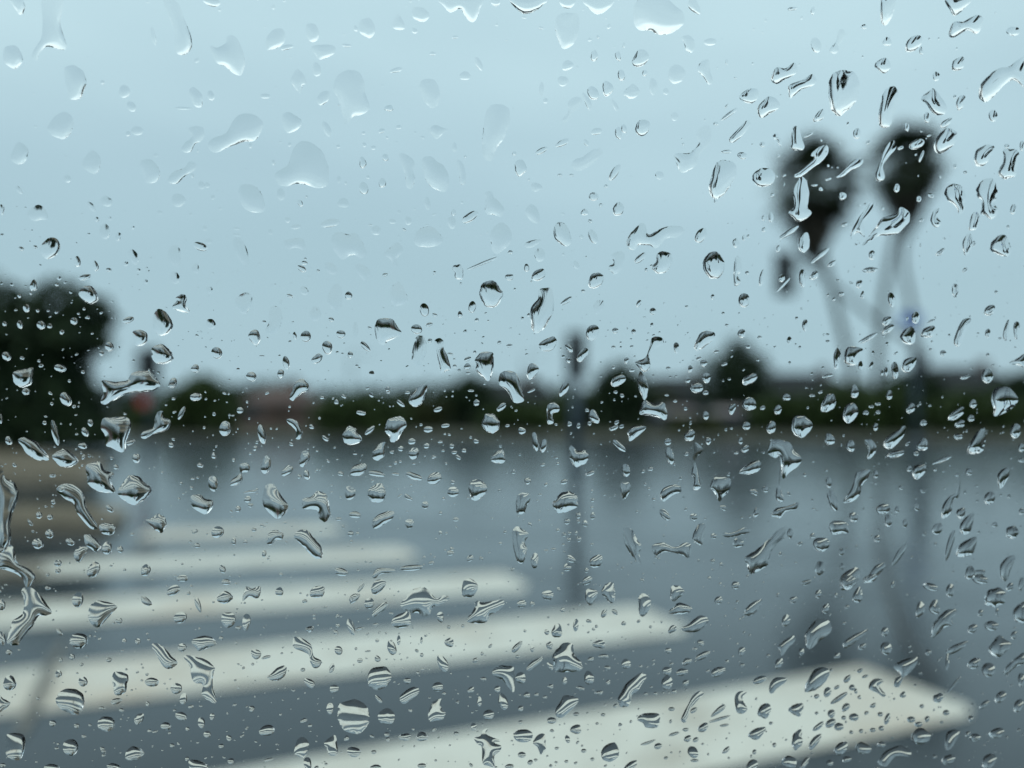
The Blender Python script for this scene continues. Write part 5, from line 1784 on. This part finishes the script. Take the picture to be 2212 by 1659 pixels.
S 115,1600 170,1550 240,1580 235,1650 150,1640
S 1790 1395 48 32
S 1910,1370 1950,1320 2030,1320 2030,1370 1960,1400
S 1850,1640 1870,1560 1940,1535 1975,1580 1920,1659
S 1500,1600 1540,1550 1610,1550 1600,1600 1540,1630
S 2010 1045 60 40 40
S 1870 1110 54 22 38
S 2165 1120 38 62 -25
S 980 1455 36 26
S 1550,990 1650,880 1650,900 1570,1000
S 1752 1232 24 28
S 2190 895 30 58
S 270,1659 320,1590 350,1570 330,1650
S 535 1615 28 26
S 680 1585 40 26 20
S 1440 1560 18 18
S 1725 1365 18 28 -40
S 1385 660 30 24
S 1550 740 16 75
S 2125 510 24 38 -20
S 2090 95 28 38 -30
S 1980 310 16 30
S 1837 320 22 32 -15
S 420 1040 24 20 15
S 595 962 28 16 30
S 760 995 16 22
S 790 1048 16 18
S 905 1330 28 18
S 980 1315 26 20
S 805 1340 20 18
S 720 1350 18 16
S 1330 1125 20 18
S 1415 1145 1 1
S 1300 1280 36 22 10
S 1375 1235 20 28 -20
S 655 1225 22 18
S 55 1460 18 20
S 25 1272 18 14
S 420 1185 16 14
S 1765 1112 12 12
S 590 165 14 20
S 685 265 22 16 15
S 1080 75 20 26
S 500 280 30 44 -25
"""

# ------------------------------------------------------------------ the car window the picture is taken through
D_PANE = 0.160
n_out = Vector((math.sin(R(-5)), math.cos(R(-5)), 0))
n_out = (n_out + Vector((0, 0, 0.085))).normalized()       # leans in at the top
e_r = Vector((0, 0, 1)).cross(n_out).normalized(); e_u = n_out.cross(e_r)   # seen from outside: x to that side's right, y up
vdir = ray(1106, 829.5); cpos = Vector((0, 0, CAM_H))
P_IN = cpos + vdir * D_PANE; THICK = 0.0035; P_OUT = P_IN + n_out * THICK
def on_pane(u, v):                   # the photograph's sight line, bent in the glass, on the glass's outer face
    d = ray(u, v); p = cpos + d * ((P_IN - cpos).dot(n_out) / d.dot(n_out))
    c = d.dot(n_out); tperp = d - n_out * c; dt = tperp / 1.5
    din = dt + n_out * math.sqrt(1 - dt.length_squared)
    p = p + din * (THICK / din.dot(n_out)) - P_OUT
    return p.dot(e_r), p.dot(e_u)
PM = Matrix(((e_r.x, e_u.x, n_out.x), (e_r.y, e_u.y, n_out.y), (e_r.z, e_u.z, n_out.z)))
if PM.determinant() < 0: raise RuntimeError('basis')
PM4 = PM.to_4x4(); PM4.translation = P_OUT

def glass(name, ior, col):
    m = bpy.data.materials.new(name); t, n, l, b = nodes(m)
    b.inputs['Transmission Weight'].default_value = 1.0; b.inputs['Roughness'].default_value = 0.0; b.inputs['IOR'].default_value = ior
    b.inputs['Base Color'].default_value = (*col, 1); return m
M['pane'] = glass('pane_glass', 1.5, (0.97, 0.995, 1.0)); M['water'] = glass('rain_water', 1.333, (1, 1, 1))

carin = thing('car', 'dark inside of the car, looking out through its rain-covered side window', 'car', P_OUT)
def pane_box(name, m, x0, x1, y0, y1, z0, z1, parent=carin):
    mb = MB(); mb.box(x0, x1, y0, y1, z0, z1); o = mb.build(name, m, parent)
    o.matrix_parent_inverse = Matrix.Identity(4)
    mt = PM4.copy(); mt.translation = Vector((0, 0, 0)); o.matrix_local = mt; return o
WX0, WX1, WY0, WY1 = -0.50, 0.46, -0.24, 0.24
pane_box('window_pane', M['pane'], WX0, WX1, WY0, WY1, -THICK, 0)
# rubber seals and door round the glass, then the closed cabin behind it (all on the inner side)
seal = 0.02
pane_box('seal', M['rubber'], WX0 - seal, WX0 - .0005, WY0 - seal, WY1 + seal, -.016, .006)
pane_box('seal', M['rubber'], WX1 + .0005, WX1 + seal, WY0 - seal, WY1 + seal, -.016, .006)
pane_box('seal', M['rubber'], WX0, WX1, WY1 + .0005, WY1 + seal, -.016, .006)
pane_box('seal', M['rubber'], WX0, WX1, WY0 - seal, WY0 - .0005, -.016, .006)
pane_box('door', M['body_paint'], -1.3, 1.3, -0.95, WY0 - seal - .001, -.09, -.004)
pane_box('pillar', M['cabin'], -1.3, WX0 - seal - .001, WY0 - seal, WY1 + seal, -.09, -.004)
pane_box('pillar', M['cabin'], WX1 + seal + .001, 1.3, WY0 - seal, WY1 + seal, -.09, -.004)
pane_box('roof_rail', M['cabin'], -1.3, 1.3, WY1 + seal + .001, WY1 + .12, -.09, -.004)
pane_box('roof_lining', M['cabin_roof'], -1.3, 1.3, WY1 + .12, WY1 + .16, -1.5, -.02)
pane_box('cabin_floor', M['cabin'], -1.3, 1.3, -0.98, -0.951, -1.5, -.005)
pane_box('cabin_side', M['cabin'], -1.34, -1.301, -0.98, WY1 + .16, -1.5, -.005)
pane_box('cabin_side', M['cabin'], 1.301, 1.34, -0.98, WY1 + .16, -1.5, -.005)
pane_box('far_door', M['cabin'], -1.3, 1.3, -0.95, WY1 + .12, -1.5, -1.46)

# ------------------------------------------------------------------ raindrops on the outside of the glass
THETA = {'F': 20.0, 'M': 27.0, 'S': 43.0}
MM = 0.160 / FPX                     # about one pixel of the photograph on the glass, in metres

def catmull(P, n=7):
    P = np.array(P); k = len(P); res = []
    for i in range(k):
        p0, p1, p2, p3 = P[i - 1], P[i], P[(i + 1) % k], P[(i + 2) % k]
        for s in range(n):
            t = s / n
            res.append(0.5 * ((2 * p1) + (p2 - p0) * t + (2 * p0 - 5 * p1 + 4 * p2 - p3) * t * t + (3 * p1 - p0 - 3 * p2 + p3) * t ** 3))
    return np.array(res)

def cap_height(u, theta, umax):
    a = 2 * math.sqrt(max(umax, 1e-14)); Rr = a / math.sin(theta); rc = Rr * math.cos(theta)
    return np.sqrt(rc * rc + 4 * np.maximum(u, 0)) - rc

def close_mesh(V2, H, T, name):
    """top surface (V2, H), flat base under it on the glass; T triangles"""
    n = len(V2); g0 = 1.5e-5
    top = np.column_stack([V2, H + g0]); base = np.column_stack([V2, np.full(n, g0)])
    me = bpy.data.meshes.new(name)
    me.from_pydata(np.vstack([top, base]).tolist(), [], T + [tuple(i + n for i in t[::-1]) for t in T])
    me.polygons.foreach_set('use_smooth', [True] * len(T) + [False] * len(T))
    me.materials.append(M['water']); me.update(); return me

def blob_mesh(P, theta, seed, name='raindrop'):
    """free outline P (pane metres): solve the membrane under pressure inside it"""
    rs = np.random.RandomState(seed)
    O = catmull(P); c0 = O.mean(0); O = O - c0
    size = math.sqrt(abs(np.sum(O[:, 0] * np.roll(O[:, 1], -1) - O[:, 1] * np.roll(O[:, 0], -1)) / 2))
    # ragged edge of the wetted patch
    m = len(O); t = np.arange(m) / m * 2 * math.pi; jit = np.zeros(m)
    for h in (7, 11, 17, 23): jit += rs.normal() * np.sin(h * t + rs.uniform(0, 6.28)) / h
    nrm = np.roll(O, -1, 0) - np.roll(O, 1, 0); nrm = np.column_stack([nrm[:, 1], -nrm[:, 0]]); nrm /= np.linalg.norm(nrm, axis=1)[:, None] + 1e-12
    O = O + nrm * (jit * size * 0.055)[:, None]
    cells = 30 if size > 40 * MM else 22
    dx = size / cells
    lo = O.min(0) - 1.5 * dx; hi = O.max(0) + 1.5 * dx
    nx, ny = int((hi[0] - lo[0]) / dx) + 2, int((hi[1] - lo[1]) / dx) + 2
    X, Yg = np.meshgrid(lo[0] + np.arange(nx) * dx, lo[1] + np.arange(ny) * dx, indexing='ij')
    Q = np.column_stack([X.ravel(), Yg.ravel()])
    A = O; B = np.roll(O, -1, 0); AB = B - A; L2 = (AB ** 2).sum(1) + 1e-18
    d2 = np.full(len(Q), 1e9); ins = np.zeros(len(Q), bool)
    for i in range(m):
        w_ = Q - A[i]; tt = np.clip((w_ @ AB[i]) / L2[i], 0, 1); e = w_ - tt[:, None] * AB[i]; d2 = np.minimum(d2, (e ** 2).sum(1))
        cond = (A[i, 1] > Q[:, 1]) != (B[i, 1] > Q[:, 1])
        xi = A[i, 0] + (Q[:, 1] - A[i, 1]) * AB[i, 0] / (AB[i, 1] if abs(AB[i, 1]) > 1e-15 else 1e-15)
        ins ^= cond & (Q[:, 0] < xi)
    sd_ = np.where(ins, 1, -1) * np.sqrt(d2); S = sd_.reshape(nx, ny)
    S = np.where(np.abs(S) < dx * 0.04, np.where(S > 0, 1, -1) * dx * 0.04, S); I = S > 0
    # conjugate gradient for (diag u - sum of neighbours) = dx^2 * source
    diag = np.full((nx, ny), 4.0)
    for ax, sh in ((0, 1), (0, -1), (1, 1), (1, -1)):
        nb = np.roll(S, -sh, ax); o_ = I & (nb < 0)
        diag += np.where(o_, np.minimum(np.abs(nb) / np.maximum(S, 0.15 * dx), 5.0), 0)
    yy = Yg / (size + 1e-9)
    wob = 1 + 0.25 * np.sin(X / size * rs.uniform(2, 5) + rs.uniform(0, 6)) * np.sin(Yg / size * rs.uniform(2, 5) + rs.uniform(0, 6))
    bsrc = np.where(I, dx * dx * wob * (1 - 0.85 * np.clip(yy, -1, 1)), 0.0)
    def Aop(u):
        s = np.zeros_like(u); s[1:] += u[:-1]; s[:-1] += u[1:]; s[:, 1:] += u[:, :-1]; s[:, :-1] += u[:, 1:]
        return np.where(I, diag * u - s, 0)
    u = np.zeros((nx, ny)); r = bsrc.copy(); z = r / diag; p = z.copy(); rz_ = (r * z).sum(); r0 = rz_
    for it in range(160):
        Ap = Aop(p); al = rz_ / ((p * Ap).sum() + 1e-300); u += al * p; r -= al * Ap; z = r / diag; rn = (r * z).sum()
        if rn < 1e-12 * r0: break
        p = z + (rn / rz_) * p; rz_ = rn
    H = cap_height(u, theta, u.max())
    # marching squares
    vid = {}; V2 = []; Hh = []; T = []
    def node(i, j):
        k = (i, j)
        if k not in vid: vid[k] = len(V2); V2.append((X[i, j], Yg[i, j])); Hh.append(H[i, j])
        return vid[k]
    def edge(i0, j0, i1, j1):
        k = (min(i0, i1), min(j0, j1), i0 != i1, 'e')
        if k not in vid:
            a, b_ = S[i0, j0], S[i1, j1]; t_ = a / (a - b_)
            vid[k] = len(V2); V2.append((X[i0, j0] + t_ * (X[i1, j1] - X[i0, j0]), Yg[i0, j0] + t_ * (Yg[i1, j1] - Yg[i0, j0]))); Hh.append(0.0)
        return vid[k]
    Il = I.tolist()
    for i in range(nx - 1):
        for j in range(ny - 1):
            cor = ((i, j), (i + 1, j), (i + 1, j + 1), (i, j + 1))
            f = [Il[a][b_] for a, b_ in cor]; sf = sum(f)
            if sf == 0: continue
            poly = []
            for q in range(4):
                a = cor[q]; b_ = cor[(q + 1) % 4]
                if f[q]: poly.append(node(*a))
                if f[q] != f[(q + 1) % 4]: poly.append(edge(*a, *b_))
            for q in range(1, len(poly) - 1): T.append((poly[0], poly[q], poly[q + 1]))
    return close_mesh(np.array(V2), np.array(Hh), T, name), c0

def oval(P_c, rx, ry, ang, theta, seed, rings, segs):
    rs = np.random.RandomState(seed)
    fr = np.linspace(0, 1, rings + 1)[1:]; fr = 1 - (1 - fr) ** 1.35; fr[-1] = 1
    ph = np.arange(segs) / segs * 2 * math.pi
    k = 1 + 0.05 * rs.normal() * np.cos(2 * ph + rs.uniform(0, 6)) + 0.05 * rs.normal() * np.cos(3 * ph + rs.uniform(0, 6)) + 0.022 * rs.normal() * np.cos(5 * ph + rs.uniform(0, 6))
    ca, sa = math.cos(ang), math.sin(ang)
    V2 = [(0.0, 0.0)]; U = [1.0]
    for f in fr:
        x = rx * k * f * np.cos(ph); y = ry * k * f * np.sin(ph)
        V2 += list(zip((x * ca - y * sa).tolist(), (x * sa + y * ca).tolist())); U += [1 - f * f] * segs
    V2 = np.array(V2); U = np.array(U)
    sag = 1 - 0.52 * V2[:, 1] / max(rx, ry)
    um = (rx * rx * ry * ry) / (2 * (rx * rx + ry * ry))           # membrane peak of an ellipse
    H = cap_height(U * um * sag, theta, um)
    T = [(0, 1 + i, 1 + (i + 1) % segs) for i in range(segs)]
    for q in range(rings - 1):
        o0 = 1 + q * segs; o1 = o0 + segs
        for i in range(segs):
            j = (i + 1) % segs; T += [(o0 + i, o1 + i, o1 + j), (o0 + i, o1 + j, o0 + j)]
    return V2, H, T

recs = []; row = col = 0
for line in DROPS.strip().splitlines():
    line = line.strip()
    if not line: continue
    if line[0] == '@': row, col = map(int, line[1:].split()); continue
    name = None
    if '#' in line: line, name = line.split('#'); name = name.strip()
    tk = line.split(); kd = tk[0]
    cx = lambda x: (col * 2212 + float(x)) / 4
    cyy = lambda y: (row * 1659 + float(y)) / 4
    if ',' in tk[1]:
        pts = [(cx(a.split(',')[0]), cyy(a.split(',')[1])) for a in tk[1:]]
        n = len(pts); ar = abs(sum(pts[i][0] * pts[(i + 1) % n][1] - pts[(i + 1) % n][0] * pts[i][1] for i in range(n)) / 2)
        c = (sum(p[0] for p in pts) / n, sum(p[1] for p in pts) / n)
        recs.append(dict(k=kd, pts=pts, c=c, area=ar, name=name, pose=None))
    else:
        x, y, rx, ry = map(float, tk[1:5]); ang = float(tk[5]) if len(tk) > 5 else 0.0
        if rx < 2: continue
        recs.append(dict(k=kd, pts=None, c=(cx(x), cyy(y)), e=(rx / 4, ry / 4, ang), area=math.pi * rx * ry / 16, name=name))
order = sorted(range(len(recs)), key=lambda i: -recs[i]['area'])
big = order[:300]; small = order[300:]

def shape_word(r):
    if r['pts']:
        P = np.array(r['pts']) - np.mean(r['pts'], 0); P[:, 1] *= -1
        wv, vec = np.linalg.eigh(P.T @ P); el = math.sqrt(wv[1] / max(wv[0], 1e-6)); a = math.degrees(math.atan2(vec[1, 1], vec[0, 1])) % 180
    else:
        rx, ry, an = r['e']; el = max(rx, ry) / min(rx, ry); a = (an + (90 if ry > rx else 0)) % 180
    irr = r['pts'] is not None
    if el < 1.3: return 'lumpy' if irr else 'round'
    d = 'upright' if 65 < a < 115 else 'flat-lying' if a < 25 or a > 155 else 'right-leaning' if a < 90 else 'left-leaning'
    return ('long ' if el > 2.3 else '') + d + ('' if el > 2.3 else ' irregular' if irr else ' oval')
def look_word(r):
    if r['k'] == 'F': return 'faint'
    if r['k'] == 'M': return 'pale'
    v = r['c'][1]
    return 'dark-edged' if v < 640 else 'two-toned' if v < 1000 else 'grey' if v < 1150 else 'banded'
import re
cutw = re.compile(r'\b(with|in|on|at|above|below|left|right|over|under|across|between|cut|hanging|bent|just|near|full|standing|running|slanting|that|pointing|lying|beside|down|leaning|rising|split|showing|before|upright|tapering|climbing|whose|of|for|trailing|dark above|ringed)\b')
anchors = []
for i in big:
    r = recs[i]
    if r['name']:
        s = cutw.split(r['name'])[0].strip(' ,'); r['short'] = s
        if len(s.split()) >= 2: anchors.append(i)
cnt = {}
for i in anchors: cnt[recs[i]['short']] = cnt.get(recs[i]['short'], 0) + 1
anchors = [i for i in anchors if cnt[recs[i]['short']] == 1]
DIRS = ['right of', 'above and right of', 'above', 'above and left of', 'left of', 'below and left of', 'below', 'below and right of']
buckets = {}
for i in big:
    r = recs[i]
    if r['name']: r['label'] = r['name']; continue
    j = min(anchors, key=lambda j: math.dist(recs[j]['c'], r['c'])); dx_ = r['c'][0] - recs[j]['c'][0]; dy_ = recs[j]['c'][1] - r['c'][1]
    k = int(round(math.degrees(math.atan2(dy_, dx_)) / 45)) % 8
    buckets.setdefault((j, k), []).append(i)
ORD = ['', 'second ', 'third ', 'fourth ', 'fifth ', 'sixth ', 'seventh ', 'eighth ', 'ninth ', 'tenth ']
for (j, k), L_ in buckets.items():
    L_.sort(key=lambda i: math.dist(recs[i]['c'], recs[j]['c']))
    for q, i in enumerate(L_):
        r = recs[i]; s = f"{ORD[min(q, 9)]}{look_word(r)} {shape_word(r)} drop {DIRS[k]} the {recs[j]['short']}"
        r['label'] = s

def place(o): o.matrix_world = PM4 @ Matrix.Translation(Vector((o['_x'], o['_y'], 0)))
def contact(r):
    v = r['c'][1]; t = THETA[r['k']]
    if r['k'] == 'F': return t + 4.5
    if r['k'] == 'M': return t + (2.0 if v < 450 else 3.0)
    return t * (1.20 if 540 < v < 1040 else 0.95 if v > 1120 else 1.06)
for n_, i in enumerate(big):
    r = recs[i]; th = contact(r) * rng.uniform(0.88, 1.12)
    if r['pts'] and r['area'] > 2500 and r['k'] == 'S': th *= 0.95
    if r['pts']:
        P = [on_pane(u, v) for u, v in r['pts']]
        me, c0 = blob_mesh(P, R(th), i)
    else:
        rx, ry, an = r['e']; u, v = r['c']; c0 = on_pane(u, v); a = R(an)
        pa = on_pane(u + rx * math.cos(a), v - rx * math.sin(a)); pb = on_pane(u - ry * math.sin(a), v - ry * math.cos(a))
        V2, H, T = oval(c0, math.dist(pa, c0), math.dist(pb, c0), math.atan2(pa[1] - c0[1], pa[0] - c0[0]), R(th), i, 12, 36)
        me = close_mesh(V2, H, T, 'raindrop')
    o = bpy.data.objects.new('raindrop', me); C.objects.link(o)
    o.matrix_world = PM4 @ Matrix.Translation(Vector((c0[0], c0[1], 0)))
    lab = r['label']
    if 'drop' in lab: lab = lab.replace('drop', 'raindrop', 1)
    tag(o, lab, 'raindrop', 'raindrops on the outside of the car window')

# the remaining small drops and the fine spray: one object
VS = []; FS = []; SM = []; off = 0
def add_small(c0, rx, ry, ang, th, seed, rings, segs):
    global off
    V2, H, T = oval(c0, rx, ry, ang, th, seed, rings, segs); V2 = V2 + np.array(c0); n = len(V2)
    VS.append(np.column_stack([V2, H + 1.5e-5])); VS.append(np.column_stack([V2, np.full(n, 1.5e-5)]))
    FS.extend([(a + off, b + off, c + off) for a, b, c in T]); SM.extend([True] * len(T))
    FS.extend([(c + off + n, b + off + n, a + off + n) for a, b, c in T]); SM.extend([False] * len(T)); off += 2 * n
taken = []
for r in recs: taken.append((r['c'][0], r['c'][1], math.sqrt(r['area'] / math.pi)))
TK = np.array(taken)
for i in small:
    r = recs[i]; u, v = r['c']; th = contact(r) * rng.uniform(.9, 1.15)
    if r['pts']:
        Pn = np.array([on_pane(*p) for p in r['pts']]); c0 = Pn.mean(0); w_, vec = np.linalg.eigh((Pn - c0).T @ (Pn - c0) / len(Pn))
        s = math.sqrt(2); rx, ry = math.sqrt(w_[1]) * s, max(math.sqrt(max(w_[0], 0)) * s, 1.5 * MM); a = math.atan2(vec[1, 1], vec[0, 1])
    else:
        ex, ey, an = r['e']; c0 = on_pane(u, v); a = R(an)
        pa = on_pane(u + ex * math.cos(a), v - ex * math.sin(a)); pb = on_pane(u - ey * math.sin(a), v - ey * math.cos(a)); rx, ry = math.dist(pa, c0), math.dist(pb, c0); a = math.atan2(pa[1] - c0[1], pa[0] - c0[0])
    add_small(tuple(c0), rx, ry, a, R(th), i, 8, 22)
rs = np.random.RandomState(11); made = 0; tries = 0
while made < 2300 and tries < 20000:
    tries += 1
    u, v = rs.uniform(-60, 2270), rs.uniform(-40, 1700)
    dens = 0.25 + 0.75 * min(1, max(0, (v - 400) / 500)) + (0.5 if 40 < u < 260 and 640 < v < 980 else 0)
    if v < 450 and u < 1500: dens = 0.15
    if rs.uniform() > dens: continue
    rad = 1.0 + rs.exponential(0.9)
    if rad > 5: continue
    if np.any((TK[:, 0] - u) ** 2 + (TK[:, 1] - v) ** 2 < (TK[:, 2] * 1.25 + rad + 1) ** 2): continue
    s = MM * 0.95; el = rs.uniform(1, 1.6)
    add_small(on_pane(u, v), rad * s * el, rad * s, -R(rs.normal(40 if u > 1300 else 10, 25)), R(rs.uniform(30, 52) if v > 820 or (u < 240 and v > 640) else rs.uniform(14, 27)), tries, 4, 12); made += 1
# beyond the picture's edges the glass is just as wet
made = 0
while made < 1300:
    a_, b_ = rs.uniform(WX0 + .01, WX1 - .01), rs.uniform(WY0 + .01, WY1 - .01)
    if abs(a_) < 0.135 and abs(b_) < 0.105: continue
    rad = (1.5 + rs.exponential(8.0)) * MM
    if rad > 30 * MM: continue
    add_small((a_, b_), rad * rs.uniform(1, 1.5), rad, R(rs.normal(80, 30)), R(rs.uniform(25, 50)), made + 99, 5, 14); made += 1
me = bpy.data.meshes.new('fine_raindrops'); me.from_pydata(np.vstack(VS).tolist(), [], FS); me.polygons.foreach_set('use_smooth', SM); me.materials.append(M['water']); me.update()
o = bpy.data.objects.new('fine_raindrops', me); C.objects.link(o); o.matrix_world = PM4
tag(o, 'fine spray of tiny raindrops scattered between the larger ones all over the window', 'raindrops', kind='stuff')
